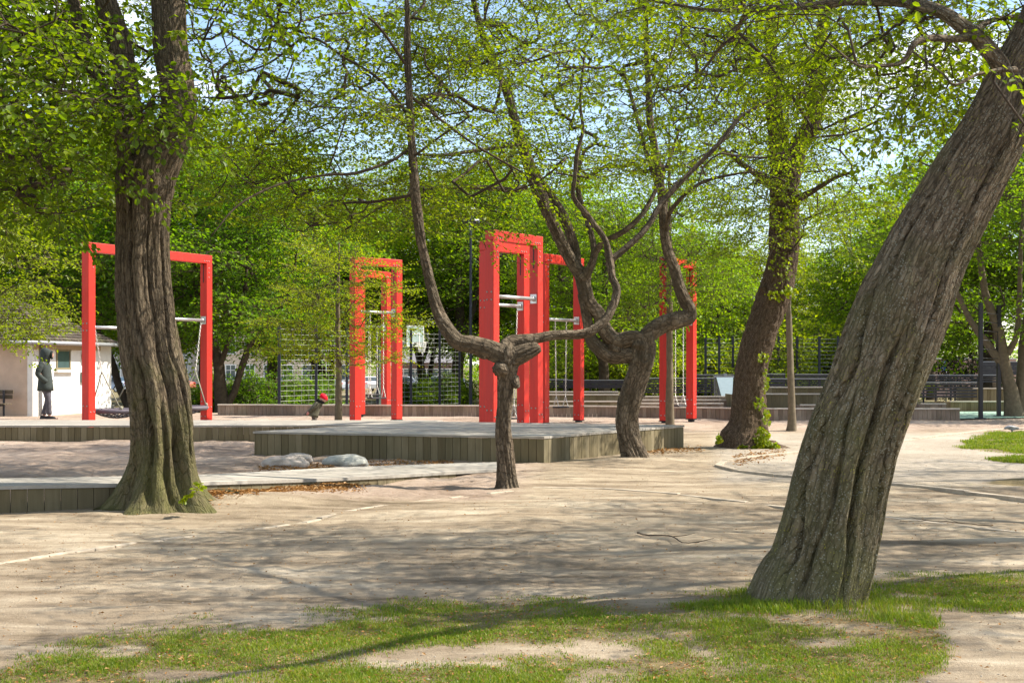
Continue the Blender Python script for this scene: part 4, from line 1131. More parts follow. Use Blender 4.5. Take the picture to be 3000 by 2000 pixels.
put('broad', 1545, 74, 1.12, 1.1, "broad_tree", "bright round tree seen through the tallest red frames", L_green, GB)
put('broad', 1772, 47, 0.66, 3.1, "broad_tree", "small tree with bare trunk behind the plank steps", L_green, GB)
put('tall', 1690, 84, 0.86, 3.6, "tall_tree", "distant tree between the two twisted trees", L_yellow, GB)
put('broad', 1890, 66, 0.80, 0.6, "broad_tree", "leafy tree behind the farther twisted trunk", L_green, GB)
put('broad', 2035, 58, 0.60, 2.6, "broad_tree", "small vivid green tree behind the right swing frame", L_green, GB, sz=1.15)
put('tall', 2130, 92, 0.72, 5.2, "tall_tree", "thin olive brown tree between vivid tree and ivy trunk", L_olive, GB)
put('broad', 2250, 78, 0.80, 4.2, "broad_tree", "tree hidden behind the stout ivy trunk", L_yellow, GB)
put('broad', 2420, 82, 0.78, 1.7, "broad_tree", "pale tree right of the thin straight trunk", L_yellow, GB)
put('broad', 2590, 66, 0.92, 0.9, "broad_tree", "tree behind the leaning trunk above the black benches", L_green, GB)
put('tall', 2730, 80, 0.92, 2.1, "tall_tree", "tall tree just right of the leaning trunk", L_green, GB)
put('broad', 2900, 58, 1.0, 3.3, "broad_tree", "tree above the parking sign at right", L_green, GB)
put('broad', 3180, 52, 1.05, 5.6, "broad_tree", "leafy tree at the far right edge", L_green, GB)
put('tall', 2040, 150, 0.95, 5.6, "tall_tree", "most distant pale tree left of the ivy trunk", L_yellow, GB)
put('tall', 2500, 150, 1.0, 1.2, "tall_tree", "most distant tree in the gap beside the leaning trunk", L_yellow, GB)
for px, D, s, label in ((690, 49.5, 1.0, "leafy shrub at the foot of the forked trunk by the fence"), (775, 50.5, 1.08, "dense shrub behind the first fence post"), (850, 51.5, 1.05, "shrub behind the fence left of the red hatted child"), (905, 54, 1.0, "shrub behind the fence above the red hatted child"),
                        (1290, 66, 1.0, "shrub in front of the parked cars right of the hoop"), (1235, 70, 0.9, "shrub between the dark stems behind the hoop"), (1340, 68, 1.0, "shrub beside the foot of the dark lamp mast"), (600, 50, 1.0, "shrub behind the right post of the left swing frame"), (1180, 72, .8, "shrub left of the hoop stems")):
    put('shrub', px, D, s, px * 0.7, "shrub", label, L_deep if px < 1000 else L_green, "shrubs behind the wire fence", "shrub")
for px, D, s, label in ((2255, 52, 1.5, "bright shrub right of the stuttering ivy trunk"), (2400, 55, 1.7, "tall yellow green shrub behind the black benches"), (2330, 58, 1.7, "yellow green shrub behind the thin straight trunk"), (2120, 58, 1.9, "hazy green shrub behind the tall thin posts"), (1690, 55, 1.5, "shrub behind the black slatted bench row"), (1830, 53, 1.6, "bright shrub behind the black panel by the twisted trunk"), (1990, 56, 1.6, "shrub between the posts of the right frame"), (2500, 60, 1.9, "shrub left of the leaning trunk above the benches")):
    put('shrub', px, D, s, px * 0.3, "shrub", label.replace("stuttering", "stout"), L_yellow, "shrubs behind the black benches", "shrub", sz=1.15, dz=0.1)
put('hedge_ball', 2848, 62, 1.25, 0, "clipped_bush", "dark rounded bush behind the tall black posts", None, None, "bush")

PR['airy'] = proto("shade_tree", [[(0, 0, -.2, .24), (.05, 0, 1.5, .2), (.1, .1, 3, .17), (0, .1, 6, .1), (.1, 0, 9.5, .04)], [(.1, .1, 2.2, .12), (1.2, .4, 4.2, .09), (2.4, .8, 6.8, .04)], [(.05, 0, 2.6, .12), (-1.1, -.5, 4.6, .09), (-2.3, -.6, 7.4, .04)]],
                    rl(rr, 11, 4.4, 3.4, 9.6), 200, SP_h, L_near, 209, tip=.005, scale=(1.0, 1.7), extra=.5, twig=.003)  # sparse trees out of view, added to throw dappled shade on the foreground
put('airy', 4350, 11.8, 1.0, 1.0, "shade_tree", "unseen tree added to dapple the soil, beyond the leaning trunk")
put('airy', 4000, 18, 0.9, 2.0, "shade_tree", "unseen tree added to dapple the soil, right of the worn grass")
# ------------------------------------------------------------------ red swing frames
def paint(name, c):
    m, N, L, B = mat(name)
    v = coords(N, L, 'Object', (9, 9, 0.7))
    n = noise(N, L, 1.0, 6, 0.65, v); k = noise(N, L, 3.0, 5, 0.7, coords(N, L))
    c = np.array(c)
    col = ramp(N, L, n, [(0.3, tuple(c * 0.80)), (0.6, tuple(c)), (0.8, tuple(np.minimum(c * 1.12 + 0.01, 1)))])
    col = mixc(N, L, ramp(N, L, k, [(0.56, (0, 0, 0)), (0.76, (0.4, 0.4, 0.4))]), col, (0.40, 0.05, 0.03))
    # fine drying cracks along the timber
    cr = noise(N, L, 1.0, 4, 0.6, coords(N, L, 'Object', (60, 60, 0.8)), 0.4)
    col = mixc(N, L, ramp(N, L, cr, [(0.30, (0.8, 0.8, 0.8)), (0.36, (0, 0, 0))]), col, (0.10, 0.012, 0.008))
    L.new(col, B.inputs['Base Color'])
    B.inputs['Roughness'].default_value = 0.5
    bump(N, L, B, n, 0.25, 0.01)
    return m
M_red = paint("red_paint", (0.60, 0.020, 0.008))
M_steel = simple("galvanised_steel", (0.56, 0.56, 0.57), 0.38, 0.85, var=0.15, scale=14)
M_slot = simple("dark_steel", (0.03, 0.03, 0.035), 0.5, 0.4)
M_chain = simple("chain_steel", (0.62, 0.60, 0.56), 0.42, 0.6)
M_rubber = simple("dark_rubber", (0.028, 0.026, 0.03), 0.7)
bolt_mesh = None
def bolt(p, n, parent, rad=0.017):
    """round bolt head standing on a face with normal n"""
    global bolt_mesh
    if bolt_mesh is None:
        b = MB(); b.tube([(0, 0, -.012), (0, 0, .006), (0, 0, .014)], [0.017, .017, .011], 10)
        o = b.build("bolt", simple("dull_bolt", (0.33, 0.30, 0.28), .5, .5)); bolt_mesh = o.data; bpy.data.objects.remove(o)
    o = bpy.data.objects.new("bolt", bolt_mesh); COL.objects.link(o); o.parent = parent
    o.location = p
    o.rotation_euler = Vector(n).to_track_quat('Z', 'Y').to_euler()
    return o
HT, PW = 4.03, 0.20
def swing_frame(pl, pr, bar_z, label, zb=0.0):
    """pl, pr: outer front corners (xy) of the two posts"""
    pl = np.array(pl, float); pr = np.array(pr, float)
    u = unit(pr - pl); W = np.linalg.norm(pr - pl); n = np.array([u[1], -u[0]])   # n: front face normal
    root = empty("swing_gantry", (*pl, zb), label, "swing frame", "red timber swing frames")
    U = np.array([u[0], u[1], 0]); Nn = np.array([n[0], n[1], 0]); Z = np.array([0, 0, 1.0])
    H = HT - zb
    for k, s in enumerate((PW / 2, W - PW / 2)):
        m = MB()
        m.box(U * s - Nn * PW / 2 + Z * (0.07 + H - 0.205) / 2, (PW, PW, H - 0.205 - 0.07), U)
        po = m.build("post", M_red, root, bevel=0.008)
        f = MB(); f.box(U * s - Nn * PW / 2 + Z * 0.0, (PW * 0.62, PW * 0.62, 0.20), U)
        f.box(U * s - Nn * PW / 2 + Z * 0.058, (PW * 1.12, PW * 1.12, 0.018), U)
        f.build("post_foot", M_slot, root)
        inn = 1 if k == 0 else -1
        # knife plate slot near the top of the inner face
        sl = MB(); sl.box(U * (s + inn * (PW / 2 + 0.001)) - Nn * PW / 2 + Z * (H - 0.205 - 0.23), (0.008, 0.022, 0.44), U)
        sl.build("slot_plate", M_slot, po)
        # bracket and crossbar fixing on the inner face
        br = MB(); br.box(U * (s + inn * (PW / 2 + 0.006)) - Nn * PW / 2 + Z * (bar_z - zb), (0.012, 0.15, 0.19), U)
        br.tube([U * (s + inn * (PW / 2 + 0.01)) - Nn * PW / 2 + Z * (bar_z - zb), U * (s + inn * (PW / 2 + 0.07)) - Nn * PW / 2 + Z * (bar_z - zb)], 0.048, 16)
        br.build("bracket", M_steel, root, bevel=0.004)
        for b in range(3): bolt(U * s + Z * (H - 0.31 - 0.11 * b) + U * 0.03 * inn, Nn, root)
        for b in range(2): bolt(U * (s - inn * 0.0) - Nn * 0 + Z * (0.42 + 0.0 * b) + U * (0.05 if b else -0.05), Nn, root)
        if k == 0:
            for b in (-1, 1):
                for zz in (bar_z - zb - 0.075, bar_z - zb + 0.075, 0.55, 0.2):
                    bolt(-Nn * (PW / 2 + 0.05 * b) + Z * zz, -U, root)
        else:
            for b in (-1, 1):
                for zz in (0.55, 0.2):
                    bolt(U * (s - PW / 2) - Nn * (PW / 2 + 0.05 * b) + Z * zz, -U, root)
    m = MB()
    m.box(U * W / 2 - Nn * PW / 2 + Z * (H - 0.10), (W, PW, 0.20), U)
    m.build("top_beam", M_red, root, bevel=0.008)
    for s in (0.13, 0.21, 0.29, W - 0.29, W - 0.21, W - 0.13): bolt(U * s + Z * (H - 0.15), Nn, root)
    m = MB()
    m.tube([U * (PW + 0.02) - Nn * PW / 2 + Z * (bar_z - zb), U * (W - PW - 0.02) - Nn * PW / 2 + Z * (bar_z - zb)], 0.036, 18)
    m.build("crossbar", M_steel, root, smooth=True)
    return lambda t: np.array([*(pl + u * (PW + (W - 2 * PW) * t) - n * PW / 2), bar_z]), u, n
def fr(x0, y0, x1, y1):
    """outer front corners from the photo rows of the beam top"""
    out = []
    for x, y in ((x0, y0), (x1, y1)):
        D = FPX * (HT - CH) / (HZ - y)
        out.append(np.array([(x - 1500) / FPX * D, D]))
    return out
def chain(mb, a, b, r=0.009, link=0.045):
    a = np.asarray(a, float); b = np.asarray(b, float)
    n = max(2, int(np.linalg.norm(b - a) / link)); d = unit(b - a)
    s = unit(np.cross(d, (0.3, 1, 0.1))); w = np.cross(d, s)
    for k in range(n):
        c = a + (b - a) * (k + 0.5) / n; q = s if k % 2 else w
        th = np.linspace(0, 2 * PI, 7)
        mb.tube([c + d * math.cos(t) * link * 0.62 + q * math.sin(t) * link * 0.3 for t in th], r * 0.62, 4, caps=False)
def seat_swing(bar, ts, seat_z, label, u, n, push=0.0):
    a, b = bar(ts[0]), bar(ts[1])
    o = np.array([(a[0] + b[0]) / 2, (a[1] + b[1]) / 2, 0.0])
    root = empty("swing", tuple(o), label, "swing", "flat seat swings")
    U = np.array([u[0], u[1], 0]); Nn = np.array([n[0], n[1], 0])
    c = o + Nn * push
    sw = 0.44
    for top, sgn in ((a, -1), (b, 1)):
        m = MB()
        e = c + U * sgn * sw / 2 + (0, 0, seat_z)
        k = e + (top - e) * 0.12
        chain(m, top - (0, 0, .04) - o, k - o)
        for q in (-1, 1): chain(m, k - o, e + Nn * 0.07 * q + (0, 0, .01) - o)
        m.tube([top - (0, 0, 0.05) - o, top + (0, 0, 0.0) - o], 0.02, 8)
        m.build("chain", M_chain, root)
    m = MB(); m.box(c + (0, 0, seat_z - 0.012) - o, (sw + 0.04, 0.2, 0.035), U)
    m.build("seat", M_rubber, root, bevel=0.012)
    return root
def nest_swing(bar, ts, ring_z, label, u, n, rad=0.55):
    a, b = bar(ts[0]), bar(ts[1])
    o = np.array([(a[0] + b[0]) / 2, (a[1] + b[1]) / 2, 0.0])
    root = empty("nest_swing", tuple(o), label, "nest swing", "round nest swings")
    U = np.array([u[0], u[1], 0]); Nn = np.array([n[0], n[1], 0])
    th = np.linspace(0, 2 * PI, 49)
    m = MB(); m.tube([U * math.cos(t) * rad + Nn * math.sin(t) * rad + (0, 0, ring_z) for t in th], 0.05, 12, caps=False)
    m.build("ring", simple("nest_ring", (0.10, 0.085, 0.105), 0.65), root, smooth=True)
    m = MB()
    for k in range(-4, 5):
        s = k * rad / 4.6; h = math.sqrt(max(rad * rad - s * s, 0))
        for A_, B_ in ((U, Nn), (Nn, U)):
            m.tube([A_ * s + B_ * h * q + (0, 0, ring_z - 0.16 * (1 - q * q) * (1 - (s / rad) ** 2)) for q in np.linspace(-1, 1, 9)], 0.012, 5)
    m.build("net", M_rubber, root)
    for top, sgn in ((a, -1), (b, 1)):
        k = U * sgn * rad * 0.86 + (0, 0, ring_z + 0.85)
        m = MB(); chain(m, top - o - (0, 0, .04), k, 0.011)
        m.build("chain", M_chain, root)
        for q in (-1, 1):
            m = MB(); e = U * sgn * rad * 0.62 + Nn * q * rad * 0.78 + (0, 0, ring_z + .02)
            m.tube([k, k * .5 + e * .5, e], 0.014, 6); m.ball(e + (0, 0, .05), (.04, .04, .05), 8, 6)
            m.build("rope", simple("grey_rope", (0.24, 0.235, 0.18), 0.8) if q < 0 and sgn < 0 else bpy.data.materials["grey_rope"], root, smooth=True)
    return root
pl, pr = fr(260, 709, 622, 748.7)
u_ = unit(pr - pl); Lt = np.linalg.norm(pr - pl)
b1 = swing_frame(pl, pl + u_ * 1.93, 2.23, "leftmost tall red frame beside the hooded person")
b2 = swing_frame(pr - u_ * 1.93, pr, 2.48, "red frame half hidden just right of the massive trunk")
nest_swing(b1[0], (.06, .94), 0.42, "dark ringed nest swing in the leftmost red frame", b1[1], b1[2])
nest_swing(b2[0], (.06, .94), 0.42, "dark ringed nest swing just right of the massive trunk", b2[1], b2[2])
b3 = swing_frame(*fr(1040, 750.7, 1179, 761.5), 2.71, "front red frame of the pair behind the young slim tree")
b4 = swing_frame(*fr(1058, 788, 1145, 797.5), 2.47, "rear red frame of the pair behind the young slim tree")
seat_swing(b3[0], (.33, .70), 0.62 , "lower front flat swing behind the young slim tree", b3[1], b3[2])
seat_swing(b4[0], (.30, .68), 0.60, "upper rear flat swing behind the young slim tree", b4[1], b4[2])
b5 = swing_frame(*fr(1446, 672.4, 1591, 693.5), 2.76, "tallest looking red frame behind the nearer twisted tree")
b6 = swing_frame(*fr(1425, 704.5, 1551.5, 719.3), 2.70, "lower set red frame just behind the tallest looking one")
seat_swing(b6[0], (.28, .90), 0.28, "low flat swing hanging right behind the nearer twisted trunk", b6[1], b6[2])
b7 = swing_frame(*fr(1597, 742, 1711.5, 757.5), 2.50, "red frame with black feet right of the tallest looking frame")
seat_swing(b7[0], (.30, .66), 0.42, "flat swing between twisted trunks over the plank wall", b7[1], b7[2])
b8 = swing_frame(*fr(1953, 752, 2041, 765), 2.5, "rightmost red frame half covered by twisted branches and leaves")
seat_swing(b8[0], (.38, .72), 0.42, "flat swing beside the thin dark trunk at right", b8[1], b8[2])
# ------------------------------------------------------------------ people
def cloth(name, c, var=0.25, rough=0.85): return simple(name, c, rough, var=var, scale=14, bmp=0.25, spec=0.2)
M_skin = simple("skin", (0.52, 0.30, 0.22), 0.55, var=0.06)
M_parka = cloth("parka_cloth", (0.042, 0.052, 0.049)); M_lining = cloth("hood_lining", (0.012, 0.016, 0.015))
M_trousers = cloth("grey_trousers", (0.085, 0.08, 0.095)); M_shoe = cloth("dark_shoe", (0.03, 0.03, 0.034)); M_sole = cloth("pale_sole", (0.5, 0.48, 0.46))
def skinned(name, verts, edges, radii, matl, parent, sub=2, root_i=0):
    me = bpy.data.meshes.new(name); me.from_pydata([tuple(v) for v in verts], edges, []); me.update()
    o = bpy.data.objects.new(name, me); COL.objects.link(o); o.parent = parent
    s = o.modifiers.new("skin", 'SKIN'); s.use_smooth_shade = True
    for i, r_ in enumerate(radii):
        r_ = r_ if isinstance(r_, tuple) else (r_, r_)
        me.skin_vertices[0].data[i].radius = r_
        me.skin_vertices[0].data[i].use_root = (i == root_i)
    m = o.modifiers.new("subsurf", 'SUBSURF'); m.levels = sub; m.render_levels = sub
    me.materials.append(matl)
    return o
def ell(c, rx, ry, n=20, fwd=(1, 0, 0), tilt=0.0, wob=0, seed=0):
    """ellipse ring round c; fwd = local x direction"""
    f = unit(fwd); s = np.array([-f[1], f[0], 0]); upv = np.cross(f, s)
    th = np.linspace(0, 2 * PI, n, endpoint=False)
    k = 1 + wob * np.sin(th * 3 + seed) + wob * 0.6 * np.cos(th * 5 - seed * 2)
    return np.asarray(c) + (np.cos(th) * rx * k)[:, None] * f + (np.sin(th) * ry * k)[:, None] * s + (np.cos(th) * tilt)[:, None] * np.array([0, 0, 1.0])
# adult, walking slowly to the right (+x), head bowed, hands in the pockets
ad = empty("person", (X(134, 35.5), 35.5, 0.0), "person in dark green hooded parka and grey trousers beside the hut", "person")
f, s, up = np.array([1.0, 0, 0]), np.array([0, 1.0, 0]), np.array([0, 0, 1.0])
J = [(0, 0, .96), (-.01, 0, 1.15), (-.02, 0, 1.36), (-.03, 0, 1.50), (.02, 0, 1.60), (.055, 0, 1.69), (.07, 0, 1.77),
     (-.03, .19, 1.46), (-.10, .25, 1.20), (.06, .20, 1.00), (-.03, -.19, 1.46), (-.10, -.25, 1.20), (.06, -.20, 1.00),
     (-.0, .095, .92), (.02, .10, .52), (-.09, .10, .10), (.0, .105, .045), (.14, .11, .03),
     (.0, -.095, .92), (.10, -.10, .52), (.13, -.10, .10), (.20, -.10, .045), (.34, -.105, .03)]
Ed = [(0, 1), (1, 2), (2, 3), (3, 4), (4, 5), (5, 6), (2, 7), (7, 8), (8, 9), (2, 10), (10, 11), (11, 12), (0, 13), (13, 14), (14, 15), (15, 16), (16, 17), (0, 18), (18, 19), (19, 20), (20, 21), (21, 22)]
Rd = [.13, .125, .14, .07, .065, .095, .07, .06, .045, .035, .06, .045, .035, .088, .062, .045, .04, .03, .088, .062, .045, .04, .03]
skinned("body", J, Ed, Rd, M_skin, ad)
m = MB()     # parka: shoulders to mid thigh
m.loft([ell((-.02, 0, 1.53), .085, .095), ell((-.035, 0, 1.48), .12, .18), ell((-.035, 0, 1.38), .155, .215, wob=.02), ell((-.03, 0, 1.2), .165, .205, wob=.03, seed=1), ell((-.01, 0, 1.02), .175, .205, wob=.04, seed=2), ell((.0, 0, .86), .195, .22, wob=.05, seed=3), ell((-.005, 0, .745), .205, .23, wob=.06, seed=4), ell((-.005, 0, .74), .17, .2)])
m.build("parka", M_parka, ad, smooth=True)
for sg in (-1, 1):
    m = MB()
    q = spline([(-.035, sg * .165, 1.47, .075), (-.07, sg * .235, 1.35, .078), (-.115, sg * .262, 1.20, .07), (-.05, sg * .25, 1.10, .066), (.05, sg * .205, 1.01, .062), (.08, sg * .18, .985, .05)], 22)
    m.tube(q[:, :3], q[:, 3] * (1 + 0.06 * np.sin(np.arange(22) * 1.9)), 14)
    m.build("sleeve", M_parka, ad, smooth=True)
m = MB()
m.loft([ell((-.02, 0, 1.47), .12, .13), ell((-.015, 0, 1.56), .125, .12), ell((.0, 0, 1.65), .15, .125, tilt=-.01), ell((.015, 0, 1.74), .155, .12, tilt=-.02), ell((.025, 0, 1.815), .125, .095, tilt=-.03), ell((.03, 0, 1.85), .06, .05, tilt=-.02)])
m.build("hood", M_parka, ad, smooth=True)
m = MB(); m.ball((.158, 0, 1.675), (.035, .085, .115), 14, 10)
m.build("hood_lining", M_lining, ad, smooth=True)
m = MB(); m.ball((.165, 0, 1.675), (.032, .06, .085), 14, 10); m.ball((.196, 0, 1.67), (.018, .014, .024), 8, 6); m.ball((.185, 0, 1.625), (.016, .03, .012), 8, 6)
fc = m.build("face", M_skin, ad, smooth=True)
m = MB()
for sg in (-1, 1): m.ball((.192, sg * .027, 1.705), (.008, .012, .008), 8, 6)
for k, (sg) in enumerate((-1, 1)):
    e_ = MB(); e_.ball((.192, sg * .027, 1.705), (.008, .012, .008), 8, 6); e_.build("eye", M_shoe, fc)
for leg in ((13, 14, 15), (18, 19, 20)):
    m = MB()
    a, b, c = (np.array(J[k]) for k in leg)
    q = spline([(*a, .115), (*(a * .6 + b * .4), .10), (*b, .078), (*(b * .5 + c * .5), .072), (*(c + (0, 0, .03)), .066)], 22)
    m.tube(q[:, :3], q[:, 3] * (1 + 0.05 * np.sin(np.arange(22) * 1.7)), 14)
    m.build("trouser_leg", M_trousers, ad, smooth=True)
for a in (15, 20):
    p = np.array(J[a])
    m = MB(); m.loft([ell(p + (-.02, 0, -.0), .075, .055), ell(p + (.03, 0, -.03), .12, .056), ell(p + (.065, 0, -.065), .165, .054), ell(p + (.065, 0, -.085), .168, .055)])
    so = m.build("shoe", M_shoe, ad, smooth=True)
    m = MB(); m.loft([ell(p + (.065, 0, -.082), .172, .058), ell(p + (.065, 0, -.1), .172, .058)])
    m.build("sole", M_sole, so)
# toddler, leaning forward, walking to the right
tod = empty("person", (X(912, 31.5), 31.5, 0.0), "small child in red hat and grey green coat leaning forward on the sand", "person")
J = [(-.02, 0, .38), (.0, 0, .47), (.05, 0, .58), (.085, 0, .63), (.12, 0, .68), (.15, 0, .74), (.04, .10, .58), (-.02, .15, .46), (-.08, .14, .37), (.04, -.10, .58), (-.02, -.15, .46), (-.10, -.14, .37),
     (-.03, .055, .36), (.04, .06, .20), (-.05, .06, .045), (.03, .06, .02), (-.03, -.055, .36), (.05, -.06, .20), (.10, -.06, .045), (.18, -.06, .02)]
Ed = [(0, 1), (1, 2), (2, 3), (3, 4), (4, 5), (2, 6), (6, 7), (7, 8), (2, 9), (9, 10), (10, 11), (0, 12), (12, 13), (13, 14), (14, 15), (0, 16), (16, 17), (17, 18), (18, 19)]
Rd = [.085, .09, .085, .045, .07, .075, .04, .03, .025, .04, .03, .025, .055, .042, .034, .026, .055, .042, .034, .026]
skinned("body", J, Ed, Rd, M_skin, tod)
tod.rotation_euler = (0, R(12), 0); tod.scale = (.95, .95, .95)
M_ccoat = cloth("child_coat", (0.115, 0.11, 0.08)); M_cpant = cloth("child_trousers", (0.12, 0.10, 0.085)); M_hat = cloth("red_hat", (0.72, 0.012, 0.035), .1); M_scarf = cloth("black_scarf", (0.012, 0.014, 0.013)); M_glove = cloth("pink_mitten", (0.6, 0.27, 0.25))
m = MB(); tl = np.array([.34, 0, .94])
m.loft([ell((.085, 0, .645), .06, .07), ell((.065, 0, .61), .095, .12), ell((.03, 0, .52), .115, .135, wob=.03), ell((-.01, 0, .42), .13, .14, wob=.04, seed=1), ell((-.045, 0, .31), .155, .155, wob=.06, seed=2), ell((-.06, 0, .25), .17, .165, wob=.07, seed=3), ell((-.06, 0, .248), .13, .13)])
m.build("coat", M_ccoat, tod, smooth=True)
for sg in (-1, 1):
    m = MB(); q = spline([(.05, sg * .105, .59, .052), (.0, sg * .155, .50, .05), (-.05, sg * .165, .42, .045), (-.10, sg * .145, .35, .04)], 14)
    m.tube(q[:, :3], q[:, 3], 12); m.build("sleeve", M_ccoat, tod, smooth=True)
    m = MB(); m.ball((-.125, sg * .142, .315), (.035, .028, .04), 10, 8)
    for k in range(4): m.tube([(-.125 + .014 * (k - 1.5), sg * .142, .30), (-.128 + .018 * (k - 1.5), sg * .14, .265)], [.011, .008], 6)
    m.tube([(-.10, sg * .13, .31), (-.085, sg * .12, .285)], [.011, .008], 6)
    m.build("mitten", M_glove, tod, smooth=True)
m = MB(); m.tube([(.09 + .075 * math.cos(t), .085 * math.sin(t), .645 - .012 * math.cos(t)) for t in np.linspace(0, 2 * PI, 21)], .035, 8, caps=False)
m.ball((.035, 0, .645), (.06, .075, .05), 12, 8)
m.build("scarf", M_scarf, tod, smooth=True)
m = MB(); m.ball((.155, 0, .72), (.085, .078, .085), 18, 12); m.ball((.235, 0, .70), (.02, .018, .02), 8, 6); m.ball((.225, 0, .672), (.014, .024, .01), 8, 6)
fc = m.build("face", simple("child_skin", (0.62, 0.38, 0.30), 0.5, var=.05), tod, smooth=True)
for sg in (-1, 1):
    e_ = MB(); e_.ball((.226, sg * .03, .722), (.009, .012, .009), 8, 6); e_.build("eye", M_shoe, fc)
m = MB()
hf = unit(np.array([.25, 0, .97]))
m.loft([ell((.155, 0, .722), .099, .092, tilt=-.018), ell((.152, 0, .742), .104, .096, tilt=-.02), ell((.148, 0, .785), .098, .09, tilt=-.02), ell((.142, 0, .822), .07, .065, tilt=-.015), ell((.138, 0, .842), .03, .03, tilt=-.006)])
m.build("hat", M_hat, tod, smooth=True)
for a, b, c in ((12, 13, 14), (16, 17, 18)):
    a, b, c = (np.array(J[k]) for k in (a, b, c))
    m = MB(); q = spline([(*a, .075), (*b, .058), (*(c + (0, 0, .02)), .048)], 14); m.tube(q[:, :3], q[:, 3], 12); m.build("trouser_leg", M_cpant, tod, smooth=True)
    m = MB(); m.loft([ell(c + (-.01, 0, .02), .05, .042), ell(c + (.02, 0, -.01), .075, .045), ell(c + (.035, 0, -.045), .09, .046)]); m.build("boot", M_shoe, tod, smooth=True)
# pigeon on the far grass
pb = G(2965, 1268)
pg_ = empty("pigeon", tuple(pb), "grey and white pigeon feeding on the far grass at right", "pigeon", rz=PI)
M_pig = simple("pigeon_grey", (0.28, 0.28, 0.30), 0.6, var=.4, scale=20); M_pigd = simple("pigeon_dark", (0.07, 0.065, 0.07), 0.6); M_pigw = simple("pigeon_white", (0.66, 0.64, 0.62), 0.6)
J = [(0, 0, .115), (.07, 0, .12), (.12, 0, .115), (.15, 0, .095), (.165, 0, .085), (-.08, 0, .105), (-.15, 0, .095), (.0, .03, .06), (.01, .032, .005), (.045, .034, .003), (.0, -.03, .06), (-.01, -.032, .005), (.025, -.034, .003)]
Ed = [(0, 1), (1, 2), (2, 3), (3, 4), (0, 5), (5, 6), (0, 7), (7, 8), (8, 9), (0, 10), (10, 11), (11, 12)]
skinned("body", J, Ed, [.062, .052, .03, .027, .016, .04, .022, .014, .006, .005, .014, .006, .005], M_pig, pg_)
for sg in (-1, 1):
    m = MB(); m.loft([ell((.05, sg * .05, .135), .01, .012), ell((.0, sg * .063, .135), .06, .012), ell((-.06, sg * .058, .128), .05, .012), ell((-.12, sg * .035, .118), .012, .008)][::1])
    m.build("wing", M_pigw, pg_, smooth=True)
m = MB(); m.box((-.17, 0, .092), (.12, .06, .012)); m.build("tail", M_pigd, pg_, bevel=.004)
m = MB(); m.tube([(.172, 0, .083), (.192, 0, .07)], [.007, .002], 6); m.build("beak", M_pigd, pg_)
# ------------------------------------------------------------------ hut
M_render = simple("white_render", (0.70, 0.69, 0.655), 0.85, var=.10, scale=3, bmp=.2)
M_tan = simple("tan_render", (0.50, 0.38, 0.29), 0.85, var=.12, scale=3, bmp=.2)
M_white = simple("white_paint", (0.72, 0.71, 0.68), 0.5, var=.06)
M_glass = simple("dim_glass", (0.055, 0.09, 0.095), 0.08, var=.2, scale=2, spec=.6)
M_gutter = simple("grey_gutter", (0.30, 0.31, 0.33), 0.45, 0.3)
M_black = simple("black_paint", (0.012, 0.012, 0.017), 0.4, var=.3)
M_bslat = simple("black_slat", (0.022, 0.022, 0.030), 0.32, var=.4, scale=5)
M_woodbrown = plank_mat("brown_wood", (0.05, 0.038, 0.025), (0.09, 0.068, 0.045), (0.14, 0.11, 0.075), axis=0)
def roof_mat():
    m, N, L, B = mat("mossy_tiles")
    v = coords(N, L)
    f = math_n(N, L, 'ADD', math_n(N, L, 'MULTIPLY', island(N), .5), math_n(N, L, 'MULTIPLY', noise(N, L, 9, 5, .65, v), .5))
    c = ramp(N, L, f, [(.25, (.035, .026, .021)), (.5, (.075, .056, .043)), (.8, (.14, .11, .085))])
    c = mixc(N, L, ramp(N, L, noise(N, L, 2.2, 5, .65, v), [(.48, (0, 0, 0)), (.62, (.75, .75, .75))]), c, (.085, .09, .03))
    L.new(c, B.inputs['Base Color']); B.inputs['Roughness'].default_value = .9
    return m
M_tiles = roof_mat()
def tile_face(mb, a, b, c, d, rows=16, cols=26):
    """eave a-b, ridge d-c; overlapping tile courses"""
    a, b, c, d = (np.array(p, float) for p in (a, b, c, d))
    n = unit(np.cross(b - a, d - a)); n = n if n[2] > 0 else -n
    for i in range(rows):
        t0, t1 = i / rows, (i + 1.12) / rows
        for j in range(cols):
            if t0 * 0 == 1: continue
            s0, s1 = j / cols + .002, (j + 1) / cols - .002
            q = [(a * (1 - s) + b * s) * (1 - t) + (d * (1 - s) + c * s) * t for s, t in ((s0, t0), (s1, t0), (s1, min(t1, 1)), (s0, min(t1, 1)))]
            lift = .028 + random.uniform(0, .012)
            V = [q[0] + n * lift, q[1] + n * lift, q[2] + n * .004, q[3] + n * .004, q[0] - n * .002, q[1] - n * .002]
            mb.add(V, [[0, 1, 2, 3], [4, 5, 1, 0]])
C0 = np.array([X(96, 37.4), 37.4]); e1 = np.array([.17, .985]); e2 = np.array([-.985, .17])
hut = empty("hut", (*C0, 0), "low white rendered hut with mossy tile roof at left edge", "hut")
E1, E2, Zv = np.array([*e1, 0]), np.array([*e2, 0]), np.array([0, 0, 1.0])
LW, WW, EH = 4.6, 6.0, 2.02
m = MB(); m.box(E1 * LW / 2 + E2 * .08 + Zv * (EH / 2 - .05), (LW, .16, EH + .1), E1)
m.box(E1 * LW + E2 * WW / 2 + Zv * (EH / 2 - .05), (.16, WW, EH + .1), E1)
m.build("side_wall", M_render, hut)
m = MB(); m.box(E1 * .085 + E2 * (WW / 2 + .165) + Zv * (EH / 2 - .05), (.17, WW, EH + .1), E1)
m.build("front_wall", M_tan, hut)
ov = .32
